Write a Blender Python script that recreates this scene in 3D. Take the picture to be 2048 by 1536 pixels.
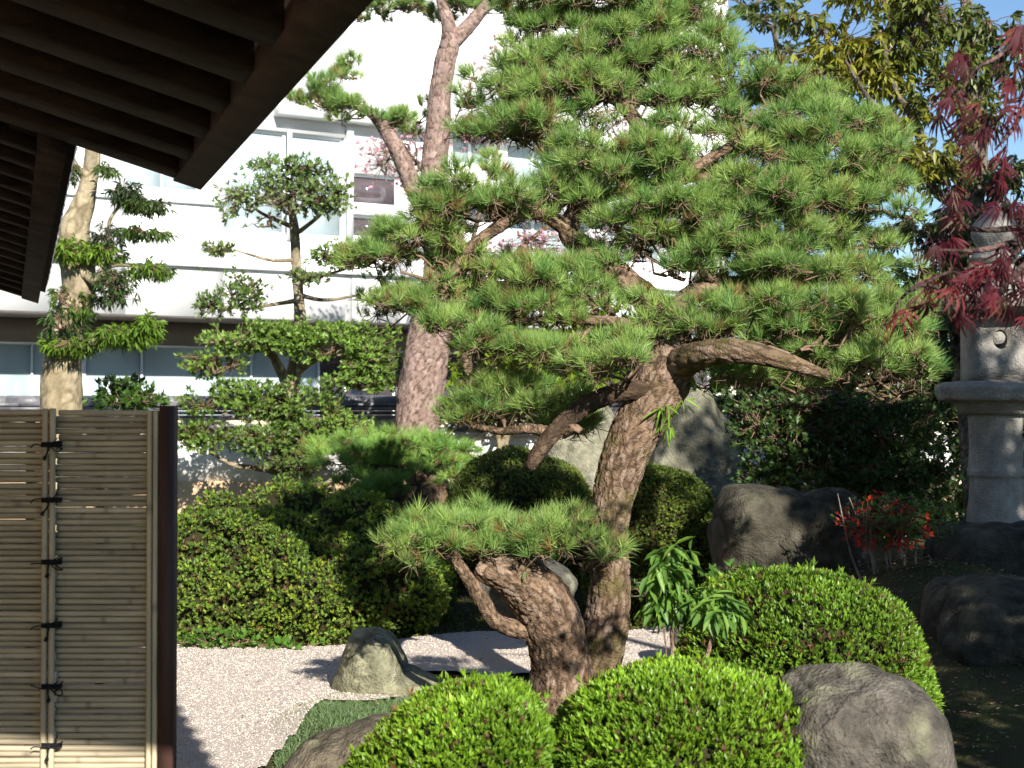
import bpy, math, random
import numpy as np
from mathutils import Vector, Matrix
for _o in list(bpy.data.objects): bpy.data.objects.remove(_o)
rng = np.random.default_rng(7); random.seed(7)
sc = bpy.context.scene; COL = sc.collection
R = math.radians

# ------------------------------------------------------------------ camera
F = 2813.0; EYE = 1.6
TILT = math.atan(52 / F)
cd = bpy.data.cameras.new('camera'); cam = bpy.data.objects.new('camera', cd); COL.objects.link(cam)
cam.location = (0, 0, EYE); cam.rotation_euler = (math.pi / 2 + TILT, 0, 0)
cd.sensor_width = 36; cd.lens = 36 * F / 2048; cd.clip_start = .05; cd.clip_end = 2000
cd.dof.use_dof = True; cd.dof.focus_distance = 7.0; cd.dof.aperture_fstop = 5.4
sc.camera = cam
# ------------------------------------------------------------------ light
SUN_AZ = 20.0      # degrees to the right of straight behind the camera
SUN_EL = 27.0
sx, sy, sz = math.sin(R(SUN_AZ)), -math.cos(R(SUN_AZ)), math.tan(R(SUN_EL))
w = bpy.data.worlds.new('World'); sc.world = w; w.use_nodes = True
nt = w.node_tree; bg = nt.nodes['Background']
sky = nt.nodes.new('ShaderNodeTexSky'); sky.sky_type = 'NISHITA'; sky.sun_disc = False
sky.sun_elevation = R(SUN_EL); sky.sun_rotation = math.atan2(sx, sy)
sky.air_density = 1.0; sky.dust_density = 0.0; sky.ozone_density = 4.0
nt.links.new(sky.outputs[0], bg.inputs[0]); bg.inputs[1].default_value = 0.072
sd = bpy.data.lights.new('sun', 'SUN'); sd.energy = 4.6; sd.angle = R(.53); sd.color = (1, .945, .86)
sun = bpy.data.objects.new('sun', sd); COL.objects.link(sun)
sun.rotation_euler = Vector((sx, sy, sz)).to_track_quat('Z', 'Y').to_euler()
sc.view_settings.view_transform = 'Standard'; sc.view_settings.look = 'None'
sc.view_settings.gamma = 1; sc.view_settings.use_curve_mapping = False
sc.view_settings.exposure = 1.12
sc.render.engine = 'CYCLES'
sc.cycles.max_bounces = 6; sc.cycles.transparent_max_bounces = 6
sc.cycles.diffuse_bounces = 3

# ------------------------------------------------------------------ helpers
def at(px, py, Y):
    """point of the place seen at a pixel of the 2048 x 1536 photograph, Y metres ahead"""
    u, v = (px - 1024) / F, (768 - py) / F
    c, s = math.cos(TILT), math.sin(TILT)
    dy, dz = c - v * s, s + v * c
    k = Y / dy
    return np.array([u * k, Y, EYE + dz * k])
def mpx(Y): return Y / F
def smooth(a, b, x):
    t = np.clip((x - a) / (b - a), 0, 1); return t * t * (3 - 2 * t)
def gz(x, y):
    x = np.asarray(x, float); y = np.asarray(y, float)
    z = .38 * smooth(10.2, 13.5, y)
    z = z + .45 * np.exp(-(((x - 2.6) / 1.1) ** 2 + ((y - 8.6) / 1.9) ** 2))
    z = z + .22 * smooth(1.3, 2.4, x) * smooth(3.5, 5.5, y) * (1 - smooth(11, 13, y))
    z = z + .14 * np.exp(-(((x - .35) / .55) ** 2 + ((y - 6.9) / .45) ** 2))
    z = z + .10 * np.exp(-(((x + .9) / .3) ** 2 + ((y - 6.9) / .6) ** 2))
    return z
def hsh(a, b, c, k):
    h = (a.astype(np.int64) * 73856093) ^ (b.astype(np.int64) * 19349663) ^ (c.astype(np.int64) * 83492791) ^ (k * 2654435761)
    h = (h ^ (h >> 13)) * 1274126177; h = h & 0x7fffffff; h = (h ^ (h >> 16)) * 224682251
    return (h & 0xffffff) / float(0xffffff)
def worley(p):
    """F1, F2-F1, cell id"""
    q = np.floor(p); n = len(p); d1 = np.full(n, 9.); d2 = np.full(n, 9.); cid = np.zeros(n)
    for i in (-1, 0, 1):
        for j in (-1, 0, 1):
            for k in (-1, 0, 1):
                c = q + (i, j, k)
                f = c + np.stack([hsh(c[:, 0], c[:, 1], c[:, 2], s) for s in (1, 2, 3)], 1)
                d = np.sqrt(((f - p) ** 2).sum(1)); m = d < d1
                d2 = np.where(m, d1, np.minimum(d2, d)); cid = np.where(m, hsh(c[:, 0], c[:, 1], c[:, 2], 9), cid); d1 = np.minimum(d1, d)
    return d1, d2 - d1, cid
def vnoise(p, seed=0):
    q = np.floor(p); f = p - q; f = f * f * (3 - 2 * f); r = 0
    for i in (0, 1):
        for j in (0, 1):
            for k in (0, 1):
                c = q + (i, j, k)
                wgt = (f[:, 0] if i else 1 - f[:, 0]) * (f[:, 1] if j else 1 - f[:, 1]) * (f[:, 2] if k else 1 - f[:, 2])
                r = r + wgt * hsh(c[:, 0], c[:, 1], c[:, 2], 11 + seed)
    return r * 2 - 1
def fbm(p, o=4, seed=0):
    r = 0; a = 1.; s = 1.
    for i in range(o): r = r + a * vnoise(p * s + 17.3 * i, seed + i); a *= .5; s *= 2.03
    return r
def unit(v): return v / np.maximum(np.linalg.norm(v, axis=-1, keepdims=True), 1e-9)

ORI = {}
def mesh_data(name, V, faces, tint=None, smooth_=False):
    """faces: one (n,k) array or a list of them"""
    V = np.asarray(V, np.float32)
    fl = faces if isinstance(faces, (list, tuple)) and len(faces) and isinstance(faces[0], np.ndarray) and faces[0].ndim == 2 else [np.asarray(faces)]
    me = bpy.data.meshes.new(name)
    loops = np.concatenate([f.ravel() for f in fl]).astype(np.int32)
    tot = np.concatenate([np.full(len(f), f.shape[1]) for f in fl]).astype(np.int32)
    st = np.concatenate([[0], np.cumsum(tot)[:-1]]).astype(np.int32)
    me.vertices.add(len(V)); me.vertices.foreach_set('co', V.ravel())
    me.loops.add(len(loops)); me.loops.foreach_set('vertex_index', loops)
    me.polygons.add(len(tot)); me.polygons.foreach_set('loop_start', st); me.polygons.foreach_set('loop_total', tot)
    if smooth_: me.polygons.foreach_set('use_smooth', np.ones(len(tot), bool))
    if tint is not None:
        a = me.color_attributes.new('tint', 'FLOAT_COLOR', 'POINT')
        t = np.ones((len(V), 4), np.float32); t[:, :3] = tint; a.data.foreach_set('color', t.ravel())
    me.update(calc_edges=True)
    return me
def prop(o, label=None, cat=None, group=None, kind=None):
    if label: o['label'] = label
    if cat: o['category'] = cat
    if group: o['group'] = group
    if kind: o['kind'] = kind
    return o
def thing(name, label, cat, loc, group=None):
    o = bpy.data.objects.new(name, None); COL.objects.link(o); o.location = Vector([float(c) for c in loc]); o.empty_display_size = .1
    ORI[o.name] = np.array(loc, float); return prop(o, label, cat, group)
def mk(name, V, faces, m, parent=None, tint=None, smooth_=False, origin=None, **pr):
    """V in world coordinates; the object gets its parent's origin"""
    V = np.asarray(V, float)
    if parent is not None: org = ORI[parent.name]
    else: org = np.array(origin, float) if origin is not None else np.array([V[:, 0].mean(), V[:, 1].mean(), V[:, 2].min()])
    me = mesh_data(name, V - org, faces, tint, smooth_)
    me.materials.append(m)
    o = bpy.data.objects.new(name, me); COL.objects.link(o)
    if parent is not None: o.parent = parent
    else: o.location = Vector(org)
    ORI[o.name] = org
    return prop(o, **pr)

class MB:
    def __init__(s): s.V = []; s.F = {}; s.n = 0; s.T = []
    def add(s, V, faces, tint=None):
        V = np.asarray(V, float)
        for f in (faces if isinstance(faces, list) and len(faces) and isinstance(faces[0], np.ndarray) and faces[0].ndim == 2 else [np.asarray(faces)]):
            s.F.setdefault(f.shape[1], []).append(f + s.n)
        s.V.append(V); s.n += len(V)
        s.T.append(np.ones((len(V), 3)) * (1 if tint is None else np.asarray(tint)))
        return s
    def box(s, c, h, ax=None, tint=None):
        c = np.asarray(c, float); h = np.asarray(h, float)
        ax = np.eye(3) if ax is None else np.asarray(ax, float)
        g = np.array([[i, j, k] for i in (-1, 1) for j in (-1, 1) for k in (-1, 1)], float) * h
        return s.add(c + g @ ax, BOXF, tint)
    def build(s, name, m, parent=None, smooth_=False, **pr):
        V = np.concatenate(s.V); fl = [np.concatenate(v) for v in s.F.values()]
        return mk(name, V, fl, m, parent, np.concatenate(s.T), smooth_, **pr)
BOXF = np.array([[0, 1, 3, 2], [4, 6, 7, 5], [0, 4, 5, 1], [2, 3, 7, 6], [0, 2, 6, 4], [1, 5, 7, 3]])

def catmull(P, n):
    P = np.asarray(P, float); k = len(P)
    if k == 2: t = np.linspace(0, 1, n)[:, None]; return P[0] * (1 - t) + P[1] * t
    Q = np.vstack([2 * P[0] - P[1], P, 2 * P[-1] - P[-2]])
    t = np.linspace(0, k - 1, n); i = np.minimum(t.astype(int), k - 2); f = (t - i)[:, None]
    a, b, c, d = Q[i], Q[i + 1], Q[i + 2], Q[i + 3]
    return .5 * ((2 * b) + (c - a) * f + (2 * a - 5 * b + 4 * c - d) * f ** 2 + (3 * b - a - 3 * c + d) * f ** 3)
def tube(P, n=8, segs=8, cap=True):
    """P (k,4) xyz r, resampled to n rings -> V, faces, u (angle), s (length), r"""
    C = catmull(P, n); X = C[:, :3]; r = np.maximum(C[:, 3], 1e-4)
    T = unit(np.gradient(X, axis=0)); a = np.array([0., 1., 0.]) if abs(T[0, 1]) < .9 else np.array([1., 0, 0])
    Ns = []; N = unit(np.cross(T[0], a))
    for t in T:
        N = N - t * (N @ t); N = N / (np.linalg.norm(N) + 1e-9); Ns.append(N)
    Ns = np.array(Ns); Bs = np.cross(T, Ns)
    th = np.linspace(0, 2 * math.pi, segs, endpoint=False)
    D = Ns[:, None] * np.cos(th)[None, :, None] + Bs[:, None] * np.sin(th)[None, :, None]
    V = (X[:, None] + D * r[:, None, None]).reshape(-1, 3)
    i = np.arange(n - 1)[:, None] * segs; j = np.arange(segs)[None]; j2 = (j + 1) % segs
    Fq = np.stack([i + j, i + j2, i + segs + j2, i + segs + j], -1).reshape(-1, 4)
    L = np.concatenate([[0], np.cumsum(np.linalg.norm(np.diff(X, axis=0), axis=1))])
    fl = [Fq]
    if cap: fl += [np.array([list(range(segs))[::-1]]), np.array([list(range((n - 1) * segs, n * segs))])]
    return V, fl, D.reshape(-1, 3), np.repeat(L, segs), np.repeat(r, segs), np.tile(th, n)
def pxpath(pts):
    """[(px, py, Y, width px)] -> xyz r"""
    return np.array([[*at(a, b, Y), wd / 2 * mpx(Y)] for a, b, Y, wd in pts])

# ------------------------------------------------------------------ materials
def node_mat(name, color=(.5, .5, .5), rough=.8, var=.25, scale=8., bump=.0, bscale=40., tint=False, trans=0., spec=.3, metallic=0., col2=None, detail=6., stretch=None, mixscale=None, voro=0.):
    m = bpy.data.materials.new(name); m.use_nodes = True; t = m.node_tree; N = t.nodes; L = t.links
    b = N['Principled BSDF']; b.inputs['Roughness'].default_value = rough; b.inputs['Specular IOR Level'].default_value = spec; b.inputs['Metallic'].default_value = metallic
    tc = N.new('ShaderNodeTexCoord'); vec = tc.outputs['Object']
    if stretch:
        mp = N.new('ShaderNodeMapping'); mp.inputs['Scale'].default_value = stretch; L.new(vec, mp.inputs[0]); vec = mp.outputs[0]
    nz = N.new('ShaderNodeTexNoise'); nz.inputs['Scale'].default_value = scale; nz.inputs['Detail'].default_value = detail; nz.inputs['Roughness'].default_value = .62; L.new(vec, nz.inputs['Vector'])
    cr = N.new('ShaderNodeValToRGB'); c = np.array(color); c2 = np.array(col2) if col2 is not None else None
    if c2 is None:
        lo, hi = c * (1 - var), np.minimum(c * (1 + var), 1)
    else: lo, hi = c, c2
    cr.color_ramp.elements[0].position = .33; cr.color_ramp.elements[1].position = .67
    cr.color_ramp.elements[0].color = (*lo, 1); cr.color_ramp.elements[1].color = (*hi, 1)
    L.new(nz.outputs['Fac'], cr.inputs[0]); out = cr.outputs[0]
    if tint:
        at_ = N.new('ShaderNodeAttribute'); at_.attribute_name = 'tint'
        mx = N.new('ShaderNodeMix'); mx.data_type = 'RGBA'; mx.blend_type = 'MULTIPLY'; mx.inputs[0].default_value = 1
        L.new(out, mx.inputs[6]); L.new(at_.outputs['Color'], mx.inputs[7]); out = mx.outputs[2]
    L.new(out, b.inputs['Base Color'])
    if bump:
        nb = N.new('ShaderNodeTexNoise'); nb.inputs['Scale'].default_value = bscale; nb.inputs['Detail'].default_value = 8; L.new(vec, nb.inputs['Vector'])
        h = nb.outputs['Fac']
        if voro:
            vo = N.new('ShaderNodeTexVoronoi'); vo.inputs['Scale'].default_value = voro; L.new(vec, vo.inputs['Vector'])
            ad = N.new('ShaderNodeMath'); ad.operation = 'ADD'; L.new(h, ad.inputs[0]); L.new(vo.outputs['Distance'], ad.inputs[1]); h = ad.outputs[0]
        bp = N.new('ShaderNodeBump'); bp.inputs['Strength'].default_value = bump; bp.inputs['Distance'].default_value = .02
        L.new(h, bp.inputs['Height']); L.new(bp.outputs[0], b.inputs['Normal'])
    if trans:
        tr = N.new('ShaderNodeBsdfTranslucent'); ms = N.new('ShaderNodeMixShader'); ms.inputs[0].default_value = trans
        hs = N.new('ShaderNodeHueSaturation'); hs.inputs['Value'].default_value = 1.25; hs.inputs['Hue'].default_value = .49; L.new(out, hs.inputs['Color']); L.new(hs.outputs[0], tr.inputs['Color'])
        L.new(b.outputs[0], ms.inputs[1]); L.new(tr.outputs[0], ms.inputs[2]); L.new(ms.outputs[0], N['Material Output'].inputs[0])
    return m
M = {}
M['needle'] = node_mat('pine_needles', (.98, .98, .98), .5, .15, 3, tint=True, trans=.2, spec=.35)
M['leaf'] = node_mat('glossy_leaf', (.98, .98, .98), .44, .15, 4, tint=True, trans=.28, spec=.4)
M['leafm'] = node_mat('matt_leaf', (.98, .98, .98), .55, .15, 4, tint=True, trans=.3, spec=.3)
M['bark'] = node_mat('pine_bark', (.9, .88, .86), .95, .3, 22, .9, 90, tint=True, spec=.1, detail=9)
M['twig'] = node_mat('twig_bark', (.18, .125, .08), .9, .4, 30, .4, 150, spec=.1)
M['moss_bark'] = node_mat('mossy_bark', (.15, .12, .05), .95, .5, 12, .8, 70, col2=(.24, .17, .09), tint=True, spec=.1)
M['smooth_bark'] = node_mat('smooth_bark', (.27, .23, .16), .9, .3, 14, .5, 60, col2=(.42, .37, .27), tint=True, spec=.1)
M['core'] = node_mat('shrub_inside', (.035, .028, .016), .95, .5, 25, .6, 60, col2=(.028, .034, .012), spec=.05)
M['soil'] = node_mat('soil', (.06, .045, .03), .95, .4, 6, .8, 45, col2=(.05, .065, .02), spec=.1)
M['gravel'] = node_mat('gravel', (.56, .47, .41), .95, .25, 90, .8, 160, col2=(.72, .64, .57), spec=.1, voro=120)
M['pebble'] = node_mat('pebble', (.95, .95, .95), .9, .1, 30, tint=True, spec=.15)
M['rock'] = node_mat('garden_rock', (.05, .049, .04), .9, .4, 11, 1., 75, col2=(.135, .128, .105), tint=True, spec=.15, detail=12)
M['lantern'] = node_mat('lantern_granite', (.19, .18, .165), .95, .4, 9, .8, 70, col2=(.34, .32, .285), spec=.15, detail=12)
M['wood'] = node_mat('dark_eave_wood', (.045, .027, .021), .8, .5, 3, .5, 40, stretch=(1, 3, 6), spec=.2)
M['wood2'] = node_mat('shaded_eave_board', (.018, .012, .010), .85, .35, 4, .4, 60, spec=.2)  # boards between rafters: the recess shade is put into this darker colour
M['post'] = node_mat('brown_post', (.060, .030, .024), .6, .25, 6, .2, 120, stretch=(6, 6, .6), spec=.3)
M['cane'] = node_mat('bamboo_cane', (.42, .37, .27), .5, .18, 5, .12, 60, stretch=(1, 8, 8), tint=True, spec=.35)
M['vcane'] = node_mat('bamboo_batten', (.46, .39, .26), .5, .15, 5, .12, 60, stretch=(8, 8, 1), tint=True, spec=.35)
M['cord'] = node_mat('black_palm_cord', (.015, .015, .02), .8, .2, 90, .5, 300, spec=.2)
M['plaster'] = node_mat('white_plaster', (.80, .79, .76), .85, .05, 2, .1, 60, spec=.2)
M['ochre'] = node_mat('ochre_plaster', (.66, .47, .28), .9, .12, 5, .2, 60, spec=.15)
M['tile'] = node_mat('grey_roof_tile', (.09, .09, .10), .42, .35, 9, .25, 60, spec=.5, col2=(.17, .165, .17))
M['cream'] = node_mat('cream_mortar', (.62, .55, .38), .9, .12, 9, .2, 60)
M['bwall'] = node_mat('building_render', (.88, .88, .88), .8, .01, .6, spec=.2)
M['taupe'] = node_mat('taupe_soffit', (.25, .21, .19), .85, .08, 1, .1, 40, spec=.2)
M['frame'] = node_mat('window_frame', (.72, .75, .78), .4, .04, 3, spec=.5)
M['glass'] = node_mat('window_glass', (.40, .49, .51), .06, .15, .8, spec=.9, detail=2)
M['dglass'] = node_mat('dark_glass', (.07, .055, .06), .08, .3, 1.2, spec=.9, detail=2)
M['blind'] = node_mat('pale_blind', (.62, .68, .72), .8, .05, 2, spec=.2)
M['room'] = node_mat('room_inside', (.10, .12, .14), .9, .2, 1, spec=.1)
M['maple'] = node_mat('red_maple_leaf', (.98, .98, .98), .6, .2, 14, tint=True, trans=.35, spec=.2)
M['grass'] = node_mat('grass_blade', (.98, .98, .98), .5, .1, 9, tint=True, trans=.25, spec=.35)
M['dry'] = node_mat('dry_twig', (.40, .31, .22), .9, .25, 30, spec=.1)
M['litter'] = node_mat('leaf_litter', (.98, .98, .98), .9, .1, 9, tint=True, spec=.1)
M['car'] = node_mat('car_paint', (.45, .47, .5), .25, .05, 2, spec=.6)
M['tyre'] = node_mat('tyre_rubber', (.02, .02, .02), .85, .1, 20)
M['lamp_red'] = node_mat('tail_light', (.55, .02, .02), .2, .1, 20, spec=.7)

# ------------------------------------------------------------------ foliage generators
def leaf_batch(P, D, Nn, L, W, tint, kind=2, fold=.25, droop=.0):
    """vectorised leaves: base P, direction D, face normal Nn, length L, width W"""
    n = len(P); D = unit(D); S = unit(np.cross(D, Nn)); U = np.cross(S, D)
    L = np.broadcast_to(L, n)[:, None]; W = np.broadcast_to(W, n)[:, None] / 2
    dn = np.array([0, 0, -1.]) * droop
    if kind == 2:
        V = np.stack([P, P + D * L * .5 + S * W + U * W * fold, P + D * L + dn * L, P + D * L * .5 - S * W + U * W * fold], 1)
        f = np.array([[0, 1, 2], [0, 2, 3]])
    else:
        m1, m2 = P + D * L * .3 + dn * L * .1, P + D * L * .68 + dn * L * .45
        V = np.stack([P, m1 + S * W * .85 + U * W * fold, m2 + S * W * .8 + U * W * fold, P + D * L + dn * L, m2 - S * W * .8 + U * W * fold, m1 - S * W * .85 + U * W * fold], 1)
        f = np.array([[0, 1, 2], [0, 2, 3], [0, 3, 4], [0, 4, 5]])
    k = V.shape[1]; Fc = (np.arange(n)[:, None, None] * k + f[None]).reshape(-1, 3)
    return V.reshape(-1, 3), Fc, np.repeat(tint, k, axis=0)
def rdir(n): return unit(rng.normal(size=(n, 3)))
def rosettes(C, A, L, W, k, tint, spread=.8, kind=2, fold=.25, droop=0., jit=.25):
    """k leaves around each shoot centre C with axis A"""
    n = len(C); A = unit(A); a = unit(np.cross(A, rdir(n))); b = np.cross(A, a)
    ph = rng.random((n, 1)) * 6.28 + np.arange(k)[None] * (6.283 / k) + rng.normal(0, .25, (n, k))
    sp = spread * (1 + rng.normal(0, jit, (n, k)))
    R_ = a[:, None] * np.cos(ph)[..., None] + b[:, None] * np.sin(ph)[..., None]
    D = unit(A[:, None] + R_ * sp[..., None]).reshape(-1, 3)
    Nn = unit(A[:, None] * 1. - R_ * .6 + 0 * sp[..., None]).reshape(-1, 3)
    P = np.repeat(C, k, 0) + np.repeat(A, k, 0) * (rng.random((n * k, 1)) - .5) * L * .5
    l = L * (1 + rng.normal(0, .18, n * k)); t = np.repeat(tint, k, 0) * (1 + rng.normal(0, .12, (n * k, 1)))
    return leaf_batch(P, D, Nn, l, W * (l / L), np.clip(t, .003, 1), kind, fold, droop)
def tufts(C, A, L, wd, k, tint, spread=.75):
    """pine tufts: k needles each as one long thin triangle"""
    n = len(C); A = unit(A)
    D = unit(A[:, None] + rng.normal(0, spread * .62, (n, k, 3))).reshape(-1, 3)
    P = np.repeat(C, k, 0) - np.repeat(A, k, 0) * (rng.random((n * k, 1)) * L * .35)
    l = (L * (1 + rng.normal(0, .15, n * k)))[:, None]
    S = unit(np.cross(D, rdir(n * k))) * wd
    V = np.stack([P - S, P + S, P + D * l], 1).reshape(-1, 3)
    t = np.repeat(tint, k, 0) * (1 + rng.normal(0, .13, (n * k, 1)))
    return V, np.arange(n * k * 3).reshape(-1, 3), np.repeat(np.clip(t, .003, 1), 3, 0)
def twigs(Pa, Pb, ra, rb, sag=.0, wig=.15, seg=4):
    """many 3-sided wiggly tubes Pa->Pb"""
    n = len(Pa); t = np.linspace(0, 1, seg)[None, :, None]; ln = np.linalg.norm(Pb - Pa, axis=1)[:, None, None]
    X = Pa[:, None] * (1 - t) + Pb[:, None] * t
    X = X + (rng.normal(0, 1, (n, seg, 3)) * wig * ln * .35) * (np.sin(t * math.pi)) + np.array([0, 0, -1.]) * sag * ln * np.sin(t * math.pi)
    T = unit(Pb - Pa); a = unit(np.cross(T, rdir(n))); b = np.cross(T, a)
    r = (ra * (1 - t) + rb * t)
    V = []
    for q in range(3):
        ang = q * 2.0944; V.append(X + (a[:, None] * math.cos(ang) + b[:, None] * math.sin(ang)) * r)
    V = np.stack(V, 2).reshape(-1, 3)      # n, seg, 3
    base = (np.arange(n)[:, None, None] * seg + np.arange(seg - 1)[None, :, None]) * 3; q = np.arange(3)[None, None]
    q2 = (q + 1) % 3
    Fq = np.stack([base + q, base + q2, base + 3 + q2, base + 3 + q], -1).reshape(-1, 4)
    return V, Fq
GREEN = np.array([.225, .355, .085])
def pine_pad(tree, px, py, rx, ry, Y, hub=None, dens=1., col=GREEN, depth=None, nl=.082, k=38, wd=.0017, clump=.11, tilt=0.):
    rx = rx * rng.uniform(.95, 1.08)
    """cloud-pruned pad: needle clumps on a flat dome, brown twigs beneath"""
    c = at(px, py, Y); a = rx * mpx(Y); h = ry * mpx(Y); b = depth if depth else min(max(a * .8, .22), .75)
    K = max(4, int(dens * 3.1 * a * b / (clump * clump)))
    ph = rng.random(K) * 6.283; rr = np.sqrt(rng.random(K)) * .93
    ox, oy = rr * np.cos(ph), rr * np.sin(ph)
    dome = np.sqrt(np.maximum(0, 1 - rr ** 2))
    lay = rng.random(K) ** .8
    oz = h * (dome * (1.75 * lay - .55) * 1.0 - .35) + rng.normal(0, .2 * h + .015, K)
    cc = c + np.stack([ox * a, oy * b, oz + tilt * ox * a], 1)
    nt_ = 9; rad = clump * .85
    dd = rdir(K * nt_); dd[:, 2] = np.abs(dd[:, 2]) * .9 + .05; dd = unit(dd)
    base = np.repeat(cc, nt_, 0); C = base + dd * np.array([1, 1, .55]) * rad * (.55 + .5 * rng.random((K * nt_, 1)))
    outw = np.repeat(np.stack([ox, oy, np.zeros(K)], 1), nt_, 0)
    A = unit(dd * .7 + outw * .45 + np.array([0, 0, .75]) + rng.normal(0, .2, dd.shape))
    hue = np.repeat(rng.normal(0, 1, K), nt_) * .6 + rng.normal(0, 1, K * nt_) * .5
    A = unit(A + rng.normal(0, .12, A.shape)); t = col[None] * (1 + hue[:, None] * np.array([.26, .15, .16]))
    old = rng.random(K * nt_) < .07; t[old] = np.array([.25, .18, .06])
    V, Fc, T = tufts(C, A, nl, wd, k, t)
    bud = rng.random(K * nt_) < .35; nb = int(bud.sum()); Vb, Fb, Tb = tufts(C[bud] + A[bud] * nl * .1, A[bud], nl * .45, wd * 1.5, 3, np.tile([.42, .30, .16], (nb, 1)), .1)
    Fc = np.concatenate([Fc, Fb + len(V)]); V = np.concatenate([V, Vb]); T = np.concatenate([T, Tb])
    o = mk('needle_pad', V, Fc, M['needle'], tree, T); o['kind'] = 'stuff'
    # twigs
    hubp = c + np.array([0, 0, -.5 * h]) if hub is None else at(*hub)
    nh = max(3, K // 7); hc = cc[rng.choice(K, nh, replace=False)] * .65 + (c + np.array([0, 0, -.55 * h])) * .35
    V1, F1 = twigs(np.repeat(hubp[None], nh, 0), hc, .013, .007, .1, .35, 8)
    near = np.argmin(((cc[:, None] - hc[None]) ** 2).sum(2), 1)
    V2, F2 = twigs(hc[near], cc - np.array([0, 0, .02]), .006, .004, .08, .5, 6)
    V3, F3 = twigs(base[::2], C[::2], .0035, .0022, .1, .45, 3)
    # short bare snags hanging below
    ns = K * 6; b0 = cc[rng.integers(0, K, ns)]; e0 = b0 + rng.normal(0, 1, (ns, 3)) * [.05, .05, .025] - [0, 0, .035]
    V4, F4 = twigs(b0, e0, .0035, .0015, 0, .6, 3)
    V = np.concatenate([V1, V2, V3, V4]); o1 = len(V1); o2 = o1 + len(V2); o3 = o2 + len(V3)
    tw = mk('twig', V, np.concatenate([F1, F2 + o1, F3 + o2, F4 + o3]), M['twig'], o); tw['kind'] = 'stuff'
    return o
def bark_trunk(tree, name, pts, rings=None, segs=72, plate=.05, amp=.12, cols=((.34, .22, .16), (.26, .18, .13), (.40, .29, .23)), elong=1.8, mat='bark', crack=(.07, .05, .035), mossy=0., label=None, wob=.05, edge=.2):
    P = pxpath(pts) if len(pts[0]) == 4 and pts[0][0] > 10 or pts[0][2] > 3 else np.array(pts)
    L = np.linalg.norm(np.diff(P[:, :3], axis=0), axis=1).sum()
    rings = rings or int(max(8, min(330, L / .0105)))
    V, fl, D, s, r, th = tube(P, rings, segs)
    seed = len(tree.children) * 3.7
    q = np.stack([np.cos(th) * r / plate + seed, np.sin(th) * r / plate, s / (plate * elong) + seed], 1)
    q = q + .35 * np.stack([vnoise(q * 1.7, 1), vnoise(q * 1.7, 2), vnoise(q * 1.7, 3)], 1)
    _, e, cid = worley(q)
    ed = np.clip(e / edge, 0, 1); ed = ed * ed * (3 - 2 * ed)
    lumps = fbm(V * 5 + seed, 3)
    fine = fbm(V * np.array([60, 60, 30]), 2)
    disp = r * (wob * lumps) + np.minimum(r * amp, .012) * (ed * (.6 + .5 * cid) + .25 * fine)
    V2 = V + D * disp[:, None]
    c = np.array(cols); i = (cid * 2.999).astype(int); base = c[np.clip(i, 0, 2)] * (.8 + .4 * ((cid * 37) % 1))[:, None]
    base = base * (1 + .18 * fine[:, None])
    t = base * ed[:, None] + np.array(crack) * (1 - ed[:, None])
    if mossy:
        mm = np.clip(fbm(V * 7 + 3, 3) + mossy, 0, 1)[:, None] * .8; t = t * (1 - mm) + np.array([.11, .10, .03]) * mm
    return mk(name, V2, fl, M[mat], tree, np.clip(t, .01, 1), True, label=label)
def leaf_pad(tree, px, py, rx, ry, Y, L=.055, W=.02, dens=1., col=(.07, .15, .03), k=6, depth=None, hub=None, kind=2, mat='leafm', spread=.9, droop=0., name='leaf_pad', bright=.0, hang=False, up=.5):
    c = at(px, py, Y); a, h = rx * mpx(Y), ry * mpx(Y); b = depth or max(.2, min(a * .8, 1.2))
    K = max(5, int(dens * 60 * (a * b + a * h + b * h) ** 1.0 / (.10 ** 2) * (.05 / L)))
    d = rdir(K); rr = rng.random(K) ** .35
    nz = 1 + .3 * vnoise(d * 2.2 + px, 3)
    C = c + d * np.array([a, b, h]) * (rr * nz)[:, None]
    # open gaps
    keep = vnoise(C * 4.5 + 7, 5) > -.42; C, d = C[keep], d[keep]; n = len(C)
    A = unit(d * .8 + np.array([0, 0, -.8 if hang else up]) + rng.normal(0, .45, (n, 3)))
    col = np.array(col); t = col * (1 + vnoise(C * 3, 8)[:, None] * .3 + rng.normal(0, .15, (n, 1))) + np.array([.05, .06, 0]) * bright * rng.random((n, 1))
    V, Fc, T = rosettes(C, A, L, W, k, np.clip(t, .004, .9), spread, kind, .25, droop)
    o = mk(name, V, Fc, M[mat], tree, T); o['kind'] = 'stuff'
    hubp = c - np.array([0, 0, h * .6]) if hub is None else at(*hub)
    nh = max(3, n // 60); hc = C[rng.integers(0, n, nh)] * .7 + c * .3
    V1, F1 = twigs(np.repeat(hubp[None], nh, 0), hc, .016, .008, .05, .3, 7)
    m = min(n, 160); ci = rng.choice(n, m, replace=False); near = np.argmin(((C[ci][:, None] - hc[None]) ** 2).sum(2), 1)
    V2, F2 = twigs(hc[near], C[ci], .0055, .003, .0, .3, 4)
    tw = mk('twig', np.concatenate([V1, V2]), np.concatenate([F1, F2 + len(V1)]), M['twig'], o); tw['kind'] = 'stuff'
    return o
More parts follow.
